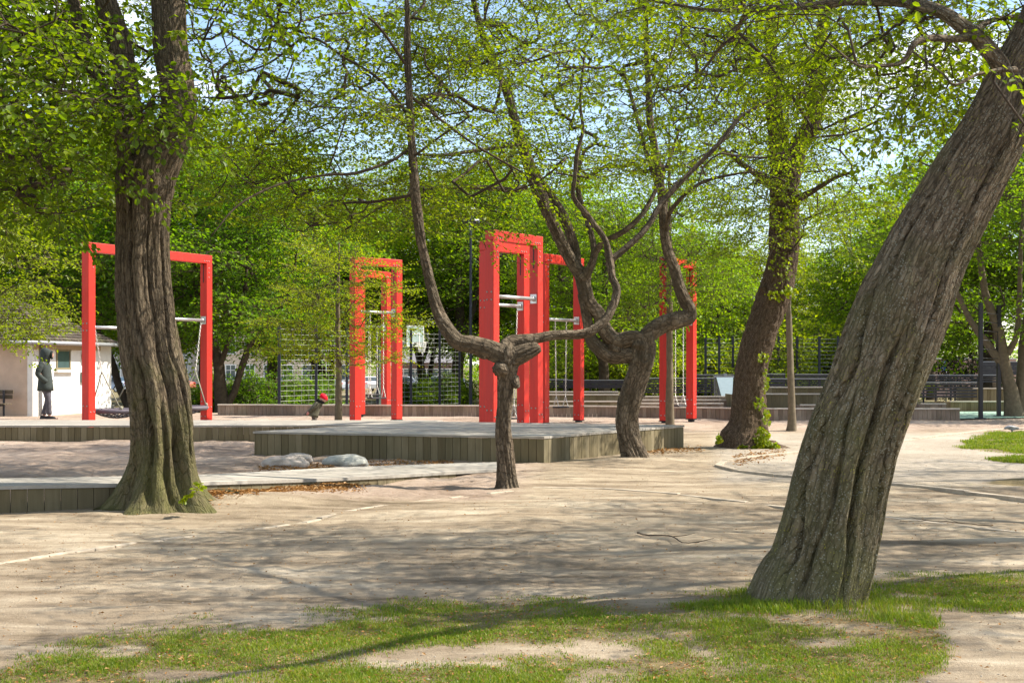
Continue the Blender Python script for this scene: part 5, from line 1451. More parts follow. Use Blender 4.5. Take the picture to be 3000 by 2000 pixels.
ea, eb = -E1 * ov - E2 * ov + Zv * EH, E1 * (LW + ov) - E2 * ov + Zv * EH
ec, ed = E1 * (LW + ov) + E2 * (WW + ov) + Zv * EH, -E1 * ov + E2 * (WW + ov) + Zv * EH
ra, rb = E1 * LW / 2 + E2 * 1.9 + Zv * (EH + 1.35), E1 * LW / 2 + E2 * (WW - 1.9) + Zv * (EH + 1.35)
m = MB()
tile_face(m, ea, eb, ra, ra, 16, 30); tile_face(m, ed, ea, ra, rb, 16, 36); tile_face(m, eb, ec, rb, ra, 12, 30)
m.box(E1 * LW / 2 + E2 * WW / 2 + Zv * (EH - .02), (LW + 2 * ov - .02, WW + 2 * ov - .02, .03), E1)
m.build("roof", M_tiles, hut)
m = MB(); g_ = .05
m.tube([ea - E1 * g_ - E2 * g_, eb + E1 * g_ - E2 * g_], .055, 10); m.tube([ea - E1 * g_ - E2 * g_, ed - E1 * g_], .055, 10)
m.build("gutter", M_gutter, hut, smooth=True)
m = MB(); m.tube([E1 * .35 - E2 * .05 + Zv * .02, E1 * .35 - E2 * .05 + Zv * (EH - .02)], .035, 8); m.build("downpipe", M_gutter, hut, smooth=True)
m = MB(); m.box(E1 * 2.0 - E2 * .012 + Zv * (EH - .10), (3.9, .025, .17), E1); m.build("eave_board", simple("ochre_board", (.42, .33, .22), .7), hut)
w = MB(); t0, t1, z0, z1 = 1.30, 2.06, 1.31, 1.83
for (c, sz) in ((((t0 + t1) / 2, z1), (t1 - t0 + .12, .05)), (((t0 + t1) / 2, z0), (t1 - t0 + .12, .05)), ((t0, (z0 + z1) / 2), (.06, z1 - z0 - .05)), ((t1, (z0 + z1) / 2), (.06, z1 - z0 - .05))):
    w.box(E1 * c[0] - E2 * .012 + Zv * c[1], (sz[0], .03, sz[1]), E1)
wf = w.build("window", simple("brown_frame", (.20, .17, .10), .6), hut)
m = MB(); m.box(E1 * (t0 + t1) / 2 - E2 * .003 + Zv * (z0 + z1) / 2, (t1 - t0 - .06, .012, z1 - z0 - .05), E1); m.build("pane", M_glass, wf)
m = MB(); m.box(E1 * (t0 + t1) / 2 - E2 * .05 + Zv * (z0 - .075), (t1 - t0 + .24, .12, .07), E1); m.build("sill", M_white, wf, bevel=.008)
m = MB(); m.ball(E1 * 2.85 - E2 * .07 + Zv * 1.66, (.12, .12, .14), 14, 10); m.build("wall_lamp", simple("lamp_glass", (.42, .30, .2), .4), hut, smooth=True)
m = MB(); m.box(E1 * 2.8 - E2 * .04 + Zv * 1.05, (.2, .08, .3), E1); m.build("meter_box", simple("green_box", (.10, .16, .13), .5), hut, bevel=.01)
# bench under the eaves of the hut
bo = C0 + e2 * 1.35 - e1 * .55
be = empty("bench", (*bo, 0), "dark brown slatted bench standing against the tan hut wall", "bench")
for nm, offs in (("seat", ((-.16, .36, .11, .03), (-.03, .36, .11, .03), (.10, .36, .11, .03))), ("backrest", ((.22, .55, .03, .11), (.24, .68, .03, .11)))):
    m = MB()
    for (dy, zz, dw, dh) in offs: m.box(E1 * dy + Zv * zz, (1.9, dw, dh), E2)
    m.build(nm, M_woodbrown, be, bevel=.006)
for sg in (-.7, .7):
    m = MB(); m.box(E2 * sg + Zv * .17 - E1 * .12, (.05, .05, .34), E2); m.box(E2 * sg + Zv * .36 + E1 * .19, (.05, .04, .74), E2); m.box(E2 * sg + Zv * .32, (.05, .34, .04), E2)
    m.build("leg", M_slot, be)
# ------------------------------------------------------------------ wire fence, hoop, lamp mast
def gp(px, D): return np.array([X(px, D), D, float(zg(np.array([X(px, D)]), np.array([D]))[0])])
FA, FB = np.array([X(818, 41), 41.0]), np.array([X(1352, 50), 50.0])
fence = empty("wire_fence", (*FA, 0), "tall fence of pale horizontal wires and dark posts round the ball court", "fence")
def fence_at(px):
    k = (px - 1500) / FPX; d = FB - FA
    t = (k * FA[1] - FA[0]) / (d[0] - k * d[1])
    return FA + d * t
M_post = simple("blue_black_post", (0.022, 0.026, 0.042), 0.4, .2)
M_wire = simple("pale_wire", (0.42, 0.43, 0.40), 0.45, .4)
pp = [fence_at(p) for p in (818, 926, 1016, 1106, 1204, 1288, 1346)]
for p in pp:
    m = MB(); m.box((p[0] - FA[0], p[1] - FA[1], .98), (.085, .085, 3.3)); m.box((p[0] - FA[0], p[1] - FA[1], 2.64), (.1, .1, .03))
    m.build("post", M_post, fence, bevel=.006)
for a, b in zip(pp[:-1], pp[1:]):
    m = MB()
    for k in range(19):
        zz = -.3 + k * .155
        m.tube([(*(a - FA), zz), (*(b - FA), zz)], 0.004, 4, caps=False)
    for k in range(1, 5):
        q = a + (b - a) * k / 5 - FA
        m.tube([(*q, -.35), (*q, 2.55)], .0025, 4, caps=False)
    m.build("wire_panel", M_wire, fence)
HD = 62.5
hb = gp(1118, HD)
hoop = empty("basketball_hoop", tuple(hb), "pale green basketball hoop with white net behind the wire fence", "basketball hoop")
M_hgreen = simple("pale_green_steel", (0.30, 0.42, 0.38), 0.4, .2)
rimc = P(1240, 1003, HD) - hb
nh = np.array([.8, -.6, 0]); wh = np.array([.6, .8, 0])
bc = P(1216, 984, HD) - hb
m = MB(); m.tube([(0, 0, -.1), (0, 0, bc[2] - .55)], .11, 18); m.box((0, 0, .02), (.5, .5, .04)); m.build("pole", M_hgreen, hoop, smooth=False)
m = MB()
a_ = np.array([0, 0, bc[2] - .62]); e_ = bc - nh * .06 + (0, 0, -.25)
m.tube([a_, a_ * .55 + e_ * .45 + (0, 0, .03), e_], .075, 8); m.tube([a_ + (0, 0, -.4), e_ + (0, 0, -.12)], .04, 8)
m.build("arm", M_hgreen, hoop)
m = MB(); m.box(bc, (1.2, .025, .95), wh)
bd = m.build("backboard", simple("board_glass", (0.30, 0.38, 0.36), .25), hoop)
m = MB()
for (dx, dz, sx, sz) in ((0, .46, 1.2, .04), (0, -.46, 1.2, .04), (.58, 0, .04, .88), (-.58, 0, .04, .88), (0, .10, .62, .05), (0, -.34, .62, .05), (.285, -.12, .05, .39), (-.285, -.12, .05, .39)):
    m.box(bc + nh * .018 + wh * dx + Zv * dz, (sx, .012, sz), wh)
m.build("marking", M_white, bd)
th = np.linspace(0, 2 * PI, 25)
rc = bc + nh * .40 + (0, 0, -.30)
m = MB(); m.tube([rc + nh * .225 * math.cos(t) + wh * .225 * math.sin(t) for t in th], .012, 6, caps=False); m.box(bc + nh * .1 + (0, 0, -.3), (.16, .22, .05), wh)
m.build("rim", simple("rim_steel", (.55, .5, .47), .4, .3), hoop)
m = MB()
for k in range(12):
    for sg in (1, -1):
        m.tube([rc + (nh * math.cos(k * PI / 6 + sg * q * .9) + wh * math.sin(k * PI / 6 + sg * q * .9)) * (.22 - .10 * q) - Zv * (.45 * q) for q in np.linspace(0, 1, 6)], .010, 4, caps=False)
m.build("net", M_white, hoop)
lp = gp(1379, 47)
lamp = empty("lamp_mast", tuple(lp), "tall slim black lamp mast left of the tallest red frames", "lamp mast")
m = MB(); m.tube([(0, 0, -.1), (0, 0, 3), (0, 0, zy(604, 47) - lp[2])], [.062, .052, .04], 14); m.tube([(0, 0, 0), (0, 0, .5)], .085, 14); m.build("pole", M_post, lamp, smooth=False)
for (px, py, sg) in ((1371, 614, -1), (1389, 617, 1), (1362, 648, -1), (1396, 650, 1)):
    c = P(px, py, 47) - lp
    m = MB(); m.tube([(0, 0, c[2] - .05), (c[0] * .6, -.1, c[2])], .02, 6); m.box(c + (0, -.12, 0), (.20, .20, .11), (1, -.25 * sg, 0), (.2 * sg, -.5, 1))
    h = m.build("floodlight", M_post, lamp, bevel=.01)
    m = MB(); m.box(c + (0, -.12, .062), (.19, .19, .014), (1, -.25 * sg, 0), (.2 * sg, -.5, 1)); m.build("casing_lid", M_white, h)
# ------------------------------------------------------------------ black benches, panels, posts at right
def slats(name, px0, px1, D, y0, y1, n, label, cat, legs=3, frac=.62, tilt=0.0, m0=None, grp=None):
    a, b = X(px0, D), X(px1, D); z1, z0 = zy(y0, D), zy(y1, D)
    root = empty(name, ((a + b) / 2, D, 0), label, cat, grp)
    h = (z1 - z0) / n
    m = MB()
    for k in range(n):
        zz = z0 + h * (k + .5)
        m.box((0, tilt * k, zz), (b - a, .028, h * frac))
    m.build("slat_panel", m0 or M_bslat, root, bevel=.004)
    m = MB(); m.box((0, tilt * n + .02, z1 + .012), (b - a, .10, .024)); m.build("top_rail", M_gutter, root)
    for k in range(legs):
        m = MB(); xx = (-.5 + (k + .02) / max(1, legs - 1) * .96) * (b - a) if legs > 1 else 0
        m.box((xx, .045, z1 / 2 - .3), (.05, .05, z1 + .58)); m.build("post", M_black, root)
    return root
GS = "black slatted rails beyond the plank terraces"
slats("black_panel", 1650, 1892, 45.5, 1114, 1137, 2, "low black boarded panel behind the plank steps left of the second trunk", "panel", 4, .93)
slats("slat_rail", 1600, 1664, 44.5, 1112, 1136, 4, "short black slatted rail left of the black boarded panel", "rail", 2, grp=GS)
slats("slat_rail", 1885, 2092, 44.5, 1108, 1152, 6, "black slatted rail behind the right swing frame posts", "rail", 4, grp=GS)
slats("slat_rail", 2040, 2150, 48, 1098, 1110, 2, "thin slatted rail above the blue grey metal panel", "rail", 3, grp=GS)
slats("slat_rail", 2238, 2300, 45, 1096, 1130, 4, "short slatted rail just right of the stout ivy trunk", "rail", 2, grp=GS)
slats("slat_rail", 2180, 2445, 43, 1110, 1133, 4, "long black slatted rail behind the thin straight trunk", "rail", 5, grp=GS)
slats("slat_rail", 2330, 2480, 47, 1097, 1112, 2, "upper black slatted rail above the long rail at right", "rail", 3, .9, grp=GS)
slats("slat_rail", 2685, 2862, 44, 1121, 1166, 5, "black slatted rail right of the leaning trunk", "rail", 4, grp=GS)
slats("slat_rail", 2705, 2955, 47, 1099, 1121, 3, "back row black slatted rail under the parking sign", "rail", 4, grp=GS)
slats("slat_rail", 2870, 2990, 48.5, 1060, 1098, 3, "dark boarded screen behind the two tall black posts", "screen", 2, .97, grp=GS)
# blue grey metal panel
q0 = gp(2122, 42)
pn = empty("metal_panel", tuple(q0), "blue grey metal ramp panel with ribbed side between rail and ivy trunk", "panel")
m = MB()
V = [P(2099, 1105, 42), P(2148, 1105, 42), P(2145, 1162, 41), P(2114, 1162, 41)]
V = [v - q0 for v in V]; V = V + [v + (0, .05, 0) for v in V]
m.add(V, [[3, 2, 1, 0], [4, 5, 6, 7], [0, 1, 5, 4], [1, 2, 6, 5], [2, 3, 7, 6], [3, 0, 4, 7]])
m.build("face", simple("blue_grey_steel", (.20, .26, .28), .5, .2, var=.1), pn)
m = MB()
for k in range(6): m.box((P(2093 + k * 3.6, 1130, 42.2) - q0), (.02, .05, .62))
m.box(P(2120, 1103, 42.2) - q0, (.62, .16, .05)); m.box(P(2125, 1098, 42.2) - q0, (.09, .09, .09)); m.tube([P(2120, 1104, 42.4) - q0, P(2120, 1104, 42.4) - q0 - (0, 0, 1.1)], .04, 8)
m.build("rib_frame", M_gutter, pn)
# two tall posts with bars: climbing wall bars
q0 = gp(2873, 35.6)
wb = empty("wall_bars", tuple(q0), "two tall black posts joined by thin bars beside the green court", "wall bars")
pa, pb = G(2873, 1227) - q0, G(2926, 1221) - q0
for p in (pa, pb):
    m = MB(); m.box(p + (0, 0, 1.45), (.10, .10, 3.2)); m.box(p + (0, 0, .02), (.24, .24, .03)); m.build("post", M_black, wb, bevel=.006)
for k in range(7):
    m = MB(); m.tube([pa + (0, 0, 1.35 + k * .24), pb + (0, 0, 1.35 + k * .24)], .009, 8); m.build("bar", M_slot, wb, smooth=True)
# slim posts of the rear fence
D0 = 51.0
q0 = gp(2067, D0)
rf_ = empty("post_fence", tuple(q0), "rear fence of slim tall black posts standing over the black benches", "fence")
pxs = (2067, 2107, 2147, 2281, 2335, 2400, 2455)
for p in pxs:
    m = MB(); c = gp(p, D0) - q0; m.box(c + (0, 0, (zy(985, D0) - q0[2]) / 2), (.085, .085, zy(985, D0) - q0[2]))
    m.build("post", M_post, rf_)
m = MB()
for k in range(9):
    zz = zy(1085 - k * 11.5, D0) - q0[2]
    m.tube([(0, 0, zz), (X(2455, D0) - q0[0], 0, zz)], .004, 4, caps=False)
m.build("wire", M_wire, rf_)
# green court surface
ct = MB()
cq = [G(2815, 1236), G(3200, 1224), gp(3200, 40.6), gp(2815, 40.6)]
ct.add([np.array([p[0], p[1], .022]) for p in (np.array([X(2812, 35.55), 35.55]), np.array([X(3300, 37.6), 37.6]), np.array([X(3300, 40.8), 40.8]), np.array([X(2790, 40.8), 40.8]))], [[0, 1, 2, 3]])
struct(ct.build("court_surface", simple("green_court", (.27, .40, .31), .8, var=.14, scale=2)))
ct = MB(); ct.add([(X(2800, 38.2), 38.2, .027), (X(3300, 38.2), 38.2, .027), (X(3300, 38.32), 38.32, .027), (X(2800, 38.32), 38.32, .027)], [[0, 1, 2, 3]])
struct(ct.build("court_marking", M_white))
# parking sign
q0 = gp(2772, 72)
sg_ = empty("parking_sign", tuple(q0), "blue and white parking sign on a thin pole before the pink wall", "sign")
m = MB(); m.tube([(0, 0, -.1), (0, 0, zy(1056, 72) - q0[2])], .035, 10); m.build("pole", M_gutter, sg_, smooth=True)
m = MB(); c = P(2763, 1073, 72) - q0; m.box(c + (0, -.05, 0), (.26, .03, .50)); bd = m.build("plate", simple("sign_blue", (.02, .16, .52), .4), sg_, bevel=.01)
m = MB(); m.box(c + (0, -.068, .12), (.20, .006, .19)); m.box(c + (-.03, -.068, -.14), (.06, .006, .16)); m.build("marking", M_white, bd)
# pink brick wall, houses, cars
def brick(name, c0, c1, mort, s=6):
    m, N, L, B = mat(name)
    b = N.new("ShaderNodeTexBrick"); b.inputs['Scale'].default_value = s
    b.inputs['Color1'].default_value = (*c0, 1); b.inputs['Color2'].default_value = (*c1, 1); b.inputs['Mortar'].default_value = (*mort, 1)
    t = N.new("ShaderNodeTexCoord"); mp = N.new("ShaderNodeMapping"); mp.inputs['Rotation'].default_value = (R(90), 0, 0)
    L.new(t.outputs['Object'], mp.inputs[0]); L.new(mp.outputs[0], b.inputs['Vector'])
    L.new(b.outputs['Color'], B.inputs['Base Color']); B.inputs['Roughness'].default_value = .9
    return m
def house(px0, px1, D, ytop, label, wallm, rows, ncol, roofm, wz=(1.0, 1.5), zc=None, frame=M_white, roof_h=2.6, depth=9, name="house", green=None):
    a, b = X(px0, D), X(px1, D); zb = float(zg(np.array([(a + b) / 2]), np.array([D]))[0]); H = zy(ytop, D) - zb
    root = empty(name, ((a + b) / 2, D, zb), label, "house"); W = b - a
    m = MB(); m.box((0, depth / 2, H / 2 - .2), (W, depth, H + .4)); m.build("wall", wallm, root)
    m = MB(); m.box((0, -.03, .25), (W + .04, .1, .6)); m.build("plinth", M_gutter, root)
    m = MB(); V = [(-W / 2 - .4, -.45, H), (W / 2 + .4, -.45, H), (W / 2 + .4, depth + .45, H), (-W / 2 - .4, depth + .45, H), (-W / 2 - .4, depth / 2, H + roof_h), (W / 2 + .4, depth / 2, H + roof_h)]
    m.add(V, [[0, 1, 5, 4], [2, 3, 4, 5], [3, 2, 1, 0]], [[1, 2, 5], [3, 0, 4]]); m.build("roof", roofm, root)
    for r_ in range(rows):
        for c in range(ncol):
            xx = (-.5 + (c + .5) / ncol) * W; zz = 1.9 + r_ * 2.9
            if zz + wz[1] / 2 > H: continue
            w = MB(); ww, hh = wz
            for (dx, dz, sx, sz) in ((0, hh / 2, ww + .2, .12), (0, -hh / 2, ww + .26, .12), (ww / 2, 0, .12, hh - .12), (-ww / 2, 0, .12, hh - .12), (0, 0, .07, hh - .12), (0, hh * .15, ww - .12, .06)): w.box((xx + dx, -.03 - (.004 if sx == .07 else 0), zz + dz), (sx, .10, sz))
            f_ = w.build("window", frame, root)
            m = MB(); m.box((xx, -.0, zz), (ww - .1, .04, hh - .1)); m.build("pane", green if green and (c % 2) else M_glass, f_)
    return root
M_beige = simple("beige_render", (.62, .50, .38), .9, var=.06); M_pale = simple("pale_render", (.52, .50, .47), .9, var=.08)
M_slate = simple("grey_roof", (.16, .15, .16), .8, var=.2)
house(648, 1040, 152, 905, "beige rendered house with white windows seen through the wire fence", M_beige, 3, 7, M_slate, (1.1, 1.7), green=simple("green_shutter", (.06, .12, .03), .6))
house(215, 560, 156, 930, "pale grey house with tall white windows behind the left swing frames", M_pale, 3, 7, M_slate, (1.2, 1.9))
house(1165, 1335, 165, 1062, "low dark brown building with grey roof behind the basketball hoop", brick("brown_brick", (.13, .075, .06), (.17, .09, .07), (.18, .15, .13)), 1, 5, M_slate, (1.4, .8), roof_h=1.2)
m_ = MB(); a, b, D_ = X(2640, 95), X(2990, 95), 95
q0 = gp(2800, 95)
bwl = empty("brick_wall", tuple(q0), "pink brick wall behind the parking sign and black rails", "wall")
m_.box((0, 0, (zy(1052, 95) - q0[2]) / 2 - .2), (b - a, .3, zy(1052, 95) - q0[2] + .4)); m_.build("brickwork", brick("pink_brick", (.46, .26, .21), (.52, .31, .25), (.5, .42, .36)), bwl)
m_ = MB(); m_.box((0, 0, zy(1052, 95) - q0[2] + .04), (b - a, .4, .08)); m_.build("coping", M_white, bwl)
# cars
def make_car():
    root = empty("parked_car", (0, 0, 0), None, None)
    pts = [(-2.1, .32), (-2.13, .72), (-1.95, .92), (-1.62, 1.0), (-1.1, 1.40), (-.3, 1.47), (.45, 1.38), (1.02, .98), (1.75, .86), (2.08, .70), (2.12, .34)]
    def ring(y, k, zt):
        return np.array([(x * (1 if z < 1.0 else 1), y * (1.0 if z < 1.0 else k), z) for x, z in pts])
    m = MB(); rings = [ring(-.80, .80, 0) * (.985, 1, 1), ring(-.84, .80, 0), ring(-.6, .8, 0) + (0, 0, .012), ring(0, .8, 0) + (0, 0, .025), ring(.6, .8, 0) + (0, 0, .012), ring(.84, .80, 0), ring(.80, .8, 0) * (.985, 1, 1)]
    m.loft(rings); m.build("body", simple("car_paint", (.42, .46, .50), .25, .2, var=.02, spec=.6), root, smooth=False, bevel=.03)
    gl = simple("car_glass", (.03, .045, .05), .05, spec=.7)
    for sg in (-1, 1):
        m = MB(); y = .70 * sg
        V = [(-1.38, y * 1.165, 1.02), (.85, y * 1.165, 1.0), (.42, y * 1.0, 1.33), (-.30, y * .99, 1.42), (-1.02, y * 1.0, 1.36)]
        V = [(x, yy + .012 * sg, z) for x, yy, z in V] + [(x, yy - .02 * sg, z) for x, yy, z in V]
        m.add(V, [[0, 1, 2, 3], [5, 8, 7, 6]], [[0, 3, 4], [5, 9, 8]]); m.build("side_window", gl, root)
        m = MB(); m.box((2.06, .6 * sg, .70), (.12, .34, .13)); m.build("headlight", M_white, root, bevel=.02)
        m = MB(); m.box((-2.07, .64 * sg, .80), (.12, .26, .16)); m.build("tail_light", simple("tail_red", (.4, .01, .01), .3), root, bevel=.02)
        for x in (-1.3, 1.3):
            m = MB(); m.tube([(x, sg * .70, .31), (x, sg * .86, .31)], .31, 20); wl_ = m.build("wheel", M_rubber, root)
            m = MB(); m.tube([(x, sg * .845, .31), (x, sg * .872, .31)], .19, 14); m.build("rim", M_steel, wl_)
    for (xa, za, xb, zb_) in ((.50, 1.375, .98, 1.02), (-1.15, 1.385, -1.58, 1.04)):
        s_ = 1 if xa > 0 else -1
        m = MB(); V = [(xa + .02 * s_, -.53, za + .02), (xa + .02 * s_, .53, za + .02), (xb + .02 * s_, .62, zb_ + .02), (xb + .02 * s_, -.62, zb_ + .02)]
        V += [(x - .06 * s_, y, z - .04) for x, y, z in V]
        m.add(V, [[0, 1, 2, 3], [7, 6, 5, 4], [0, 3, 7, 4], [1, 5, 6, 2]]); m.build("windscreen", gl, root)
    return root
car0 = make_car(); first = True
for k, (px, D, rz, col, label) in enumerate(((318, 128, 2.9, (.30, .36, .46), "blue grey car parked behind the left swing frame"), (735, 138, 3.0, (.50, .52, .54), "silver car half hidden by shrubs at the forked trunk"), (806, 140, 1.8, (.05, .05, .06), "black car before the beige house left of the fence post"),
                             (955, 136, 2.8, (.40, .45, .50), "pale blue car right of the young slim trunk"), (1078, 136, 1.9, (.66, .67, .68), "white car seen between the front pair of red posts"), (1192, 139, 2.6, (.62, .65, .70), "white car peeping out right of the front red posts"),
                             (1262, 142, 2.9, (.36, .43, .52), "bluish car left of the fence post by the hoop"), (1318, 141, 2.75, (.60, .63, .63), "pale silver car nearest the dark lamp mast"), (505, 136, 2.9, (.45, .12, .08), "reddish car right of the massive trunk"))):
    c_ = car0 if first else copy_tree(car0); first = False
    c_.name = "parked_car"; c_.location = gp(px, D); c_.rotation_euler = (0, 0, rz); tag(c_, label, "car", "cars parked beyond the ball court")
    for ch in c_.children:
        if ch.name.startswith("body"):
            ch.material_slots[0].link = 'OBJECT'; ch.material_slots[0].material = simple("car_paint", col, .25, .15, var=.02, spec=.6)
# far woods closing the view
r = np.random.default_rng(301)
n = 2600
Xf = r.uniform(-75, 75, n); Df = r.uniform(172, 215, n); Zf = r.uniform(-1.5, 7.5, n) * (0.55 + .45 * vnoise(np.stack([Xf * .09, Df * .02, 0 * Xf], 1), 5))
sp = place_sprays([spray(400 + k, 2.4, 1.9, 6, .34, .42, droop=.2) for k in range(4)], np.stack([Xf, Df, Zf], 1), unit(r.normal(0, 1, (n, 3))), r, (.9, 1.5))
fw = MB(); leaves(fw, *sp[:4], wide=.7)
tag(fw.build("far_woods", L_green), "mass of green woods closing the view far behind the houses", "woods", None, 'stuff')
# ------------------------------------------------------------------ rocks
def rock_mat(name, c0, c1):
    m, N, L, B = mat(name); v = coords(N, L)
    n = noise(N, L, 7, 6, .65, v, .3); s = noise(N, L, 55, 4, .7, v)
    c = ramp(N, L, math_n(N, L, 'ADD', math_n(N, L, 'MULTIPLY', n, .7), math_n(N, L, 'MULTIPLY', s, .3)), [(.35, tuple(np.array(c0) * .62)), (.5, c0), (.65, c1)])
    L.new(c, B.inputs['Base Color']); B.inputs['Roughness'].default_value = .85
    bump(N, L, B, math_n(N, L, 'ADD', n, math_n(N, L, 'MULTIPLY', s, .4)), .4, .02)
    return m
for (px, py, w, h, dpt_, sd, c0, c1, label) in ((832, 1368, 128, 35, .42, 3, (.40, .34, .29), (.52, .46, .41), "long low pinkish boulder lying in front of the other two"), (868, 1357, 96, 30, .4, 7, (.37, .32, .27), (.48, .42, .37), "pinkish boulder peeping out behind the long low one"),
                                                (1013, 1362, 122, 36, .40, 12, (.36, .36, .32), (.48, .48, .44), "grey green rounded boulder beside the low square deck")):
    p = G(px, py); k = p[1] / FPX
    m = MB(); hh = h * k
    m.ball((0, 0, hh * .28), (w * k / 2 * 1.04, dpt_ * .7, hh * .80), 40, 26, .55, sd)
    V = m.v[0]; V[:, 2] = np.where(V[:, 2] > hh * .8, hh * .8 + (V[:, 2] - hh * .8) * .55, V[:, 2])
    o = m.build("boulder", rock_mat("boulder_stone", c0, c1), smooth=True); o.location = p + (0, .1, 0)
    tag(o, label, "boulder", "boulders beside the deck")
# ------------------------------------------------------------------ fallen twigs
r = np.random.default_rng(501)
def twig(rows, label, rad=.005, side=2):
    q = np.array([G(*p) for p in rows]); q[:, 2] += rad + .012
    o = q[0].copy()
    m = MB(); s = spline(q, 18); s[1:-1, 2] += np.abs(r.normal(0, .004, 16)) + .02 * np.sin(np.linspace(0, 3.1, 16)); s -= o
    m.tube(s, np.linspace(rad, rad * .4, 18), 6)
    for k in range(side):
        i = 5 + k * 5; d = unit(s[i + 1] - s[i]); e = np.array([d[0] * .7 - d[1] * (1 if k % 2 else -1) * .7, d[1] * .7 + d[0] * (1 if k % 2 else -1) * .7, .15])
        m.tube([s[i], s[i] + e * .10, s[i] + e * .2 + (0, 0, .01)], [rad * .5, rad * .4, rad * .2], 5)
    ob = m.build("fallen_twig", M_twig); ob.location = o
    tag(ob, label, "twig", "fallen twigs on the soil")
twig([(1868, 1572), (1900, 1588), (1960, 1590), (2000, 1604), (2048, 1600)], "longest fallen twig on the soil left of the leaning trunk", .008, 3)
twig([(2905, 1545), (2660, 1535), (2640, 1528)], "long straight twig by the edging stones at right", .005)
twig([(960, 1392), (1010, 1399), (1045, 1396)], "small twig lying on the boardwalk end")
# ------------------------------------------------------------------ grass and litter
def zt(X_, Y_):
    """height of the built ground sheet"""
    i = np.clip(np.searchsorted(ys, Y_) - 1, 0, len(ys) - 2); j = np.clip(np.searchsorted(xs, X_) - 1, 0, len(xs) - 2)
    ty = (Y_ - ys[i]) / (ys[i + 1] - ys[i]); tx = (X_ - xs[j]) / (xs[j + 1] - xs[j])
    return (z[i, j] * (1 - tx) + z[i, j + 1] * tx) * (1 - ty) + (z[i + 1, j] * (1 - tx) + z[i + 1, j + 1] * tx) * ty
M_grass = leaf_mat("grass_blade", (0.060, 0.118, 0.006), (0.125, 0.195, 0.012), (0.27, 0.25, 0.06), trans=.4, tint=(1.7, 1.7, .6), big=1.6)
def blades(n, x0, x1, y0, y1, hmin, hmax, wid, seed, tall=None):
    r = np.random.default_rng(seed)
    Y_ = y0 * (y1 / y0) ** r.random(n); X_ = r.uniform(x0, x1, n)
    if x1 <= 1.0: X_ = X_ * Y_                   # x given as a slope
    k = turf_mask(X_, Y_) > r.random(n) * 1.0 + .05
    cl = fbm(np.stack([X_ * 2.6, Y_ * 2.6, 0 * X_], 1), 3, 61); k &= cl > .22 + .36 * r.random(n)
    X_, Y_, cl = X_[k], Y_[k], cl[k]
    n = len(X_); b = np.stack([X_, Y_, zt(X_, Y_) - .004], 1)
    h = r.uniform(hmin, hmax, n) * (.5 + 1.3 * np.clip(cl - .25, 0, .6))
    if tall is not None:
        h *= 1 + 2.2 * np.exp(-((X_ - tall[0]) ** 2 + (Y_ - tall[1]) ** 2) / tall[2] ** 2)
    a = r.uniform(0, 2 * PI, n); d = np.stack([np.cos(a), np.sin(a), 0 * a], 1)
    ln = d * (h * r.uniform(.2, .95, n))[:, None]
    w = np.stack([-np.sin(a), np.cos(a), 0 * a], 1) * wid * r.uniform(.7, 1.3, (n, 1))
    m_ = b + ln * .35 + np.array([0, 0, 1]) * (h * .62)[:, None]; t = b + ln + np.array([0, 0, 1]) * h[:, None]
    V = np.stack([b - w, b + w, m_ + w * .75, m_ - w * .75, t], 1).reshape(-1, 3)
    q = np.arange(n)[:, None] * 5
    return V, q + [0, 1, 2, 3], q + [3, 2, 4]
gm = MB()
gm.add(*blades(430000, -.40, .43, 5.7, 9.6, .009, .028, .0020, 71, (1.9, 8.15, .7)))
gm.add(*blades(420000, 6.6, 13.0, 15.5, 31, .03, .07, .005, 72))
tag(gm.build("grass", M_grass), "short worn grass in patches at the front and right", "grass", None, 'stuff')
M_litter = leaf_mat("dead_leaf", (.17, .075, .022), (.30, .15, .045), (.42, .27, .13), trans=.2, tint=(1, .9, .7))
B_, S_ = [], []
def strew(n, fn, size, zf=zt):
    q = fn(n); Zq = zf(q[:, 0], q[:, 1]) + r.uniform(.002, .014, n)
    B_.append(np.column_stack([q, Zq])); S_.append(r.uniform(size * .5, size * 1.2, n))
def on_px(x0, y0, x1, y1, sy):
    def f(n):
        t = r.random(n); px = x0 + (x1 - x0) * t; py = y0 + (y1 - y0) * t + r.normal(0, sy, n)
        D = FPX * CH / (py - HZ); return np.stack([(px - 1500) / FPX * D, D], 1)
    return f
strew(3800, on_px(600, 1466, 1080, 1424, 7), .05); strew(1200, on_px(560, 1475, 760, 1458, 8), .05)
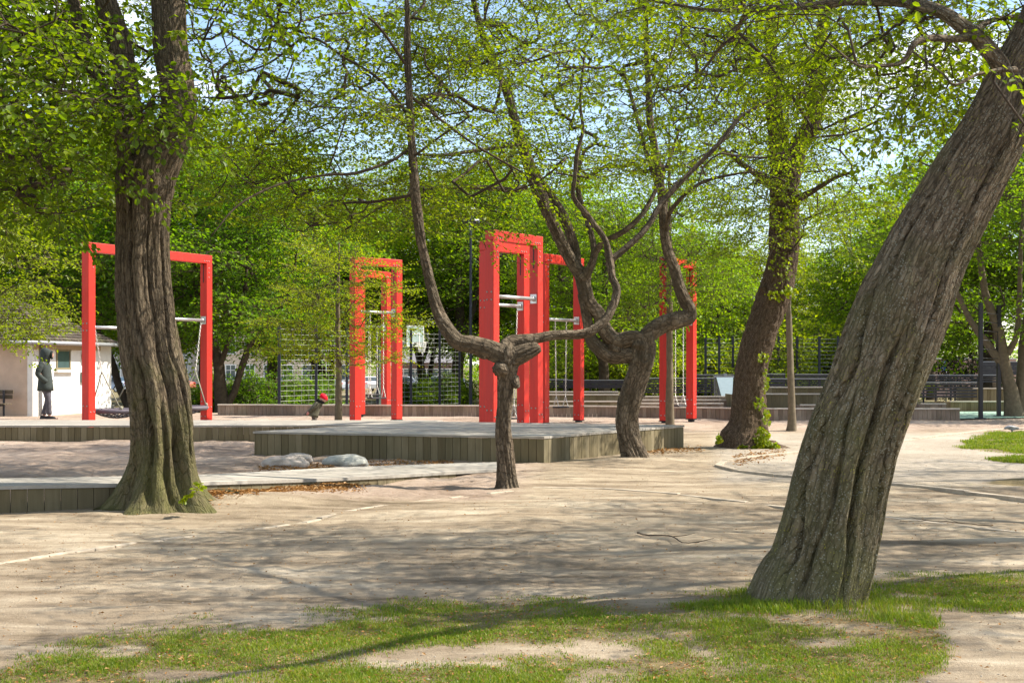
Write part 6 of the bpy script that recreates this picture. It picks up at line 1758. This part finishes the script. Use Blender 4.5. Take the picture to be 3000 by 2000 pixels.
strew(800, on_px(760, 1374, 980, 1368, 5), .05); strew(900, on_px(1050, 1362, 1330, 1352, 5), .05)
strew(350, on_px(1900, 1322, 2060, 1316, 5), .06); strew(500, on_px(2150, 1348, 2300, 1325, 8), .06)
def scatter(n):
    Y_ = 5.8 * (30 / 5.8) ** r.random(n); return np.stack([r.uniform(-.45, .45, n) * Y_, Y_], 1)
strew(4200, scatter, .024)
def inturf(n):
    Y_ = r.uniform(5.8, 9.2, n * 3); X_ = r.uniform(-.42, .44, n * 3) * Y_
    k = turf_mask(X_, Y_) > r.random(n * 3) * .8 + .08
    return np.stack([X_[k], Y_[k]], 1)[:n] if k.sum() >= n else np.stack([X_, Y_], 1)[:n]
strew(4200, inturf, .024)
B_ = np.vstack(B_); S_ = np.concatenate(S_); n = len(B_)
a = r.uniform(0, 2 * PI, n); lm_ = MB()
leaves(lm_, B_, np.stack([np.cos(a), np.sin(a), r.normal(.1, .25, n)], 1), unit(np.array([0, 0, 1.0]) + r.normal(0, .4, (n, 3))), S_, wide=.5)
tag(lm_.build("leaf_litter", M_litter), "brown dead leaves and bark chips strewn over soil and grass", "leaf litter", None, 'stuff')
pm = MB(); n = 3000
q = scatter(n); q = q[q[:, 1] < 14]; zq = zt(q[:, 0], q[:, 1]); base = unit(r.normal(0, 1, (8, 3)))
oct_ = np.array([(1, 0, 0), (0, 1, 0), (-1, 0, 0), (0, -1, 0), (0, 0, 1), (0, 0, -1)], float); F_ = np.array([(0, 1, 4), (1, 2, 4), (2, 3, 4), (3, 0, 4), (1, 0, 5), (2, 1, 5), (3, 2, 5), (0, 3, 5)])
for p_, zz in zip(q, zq):
    s_ = r.uniform(.003, .008) * (1.6 if r.random() < .06 else 1)
    pm.add(oct_ * r.uniform(.6, 1.2, (6, 1)) * s_ * (1, 1, .65) + (*p_, zz + s_ * .2), None, F_)
tag(pm.build("gravel", simple("pebble", (.30, .26, .205), .85, var=.45, scale=30)), "small pale stones scattered over the soil", "gravel", None, 'stuff')
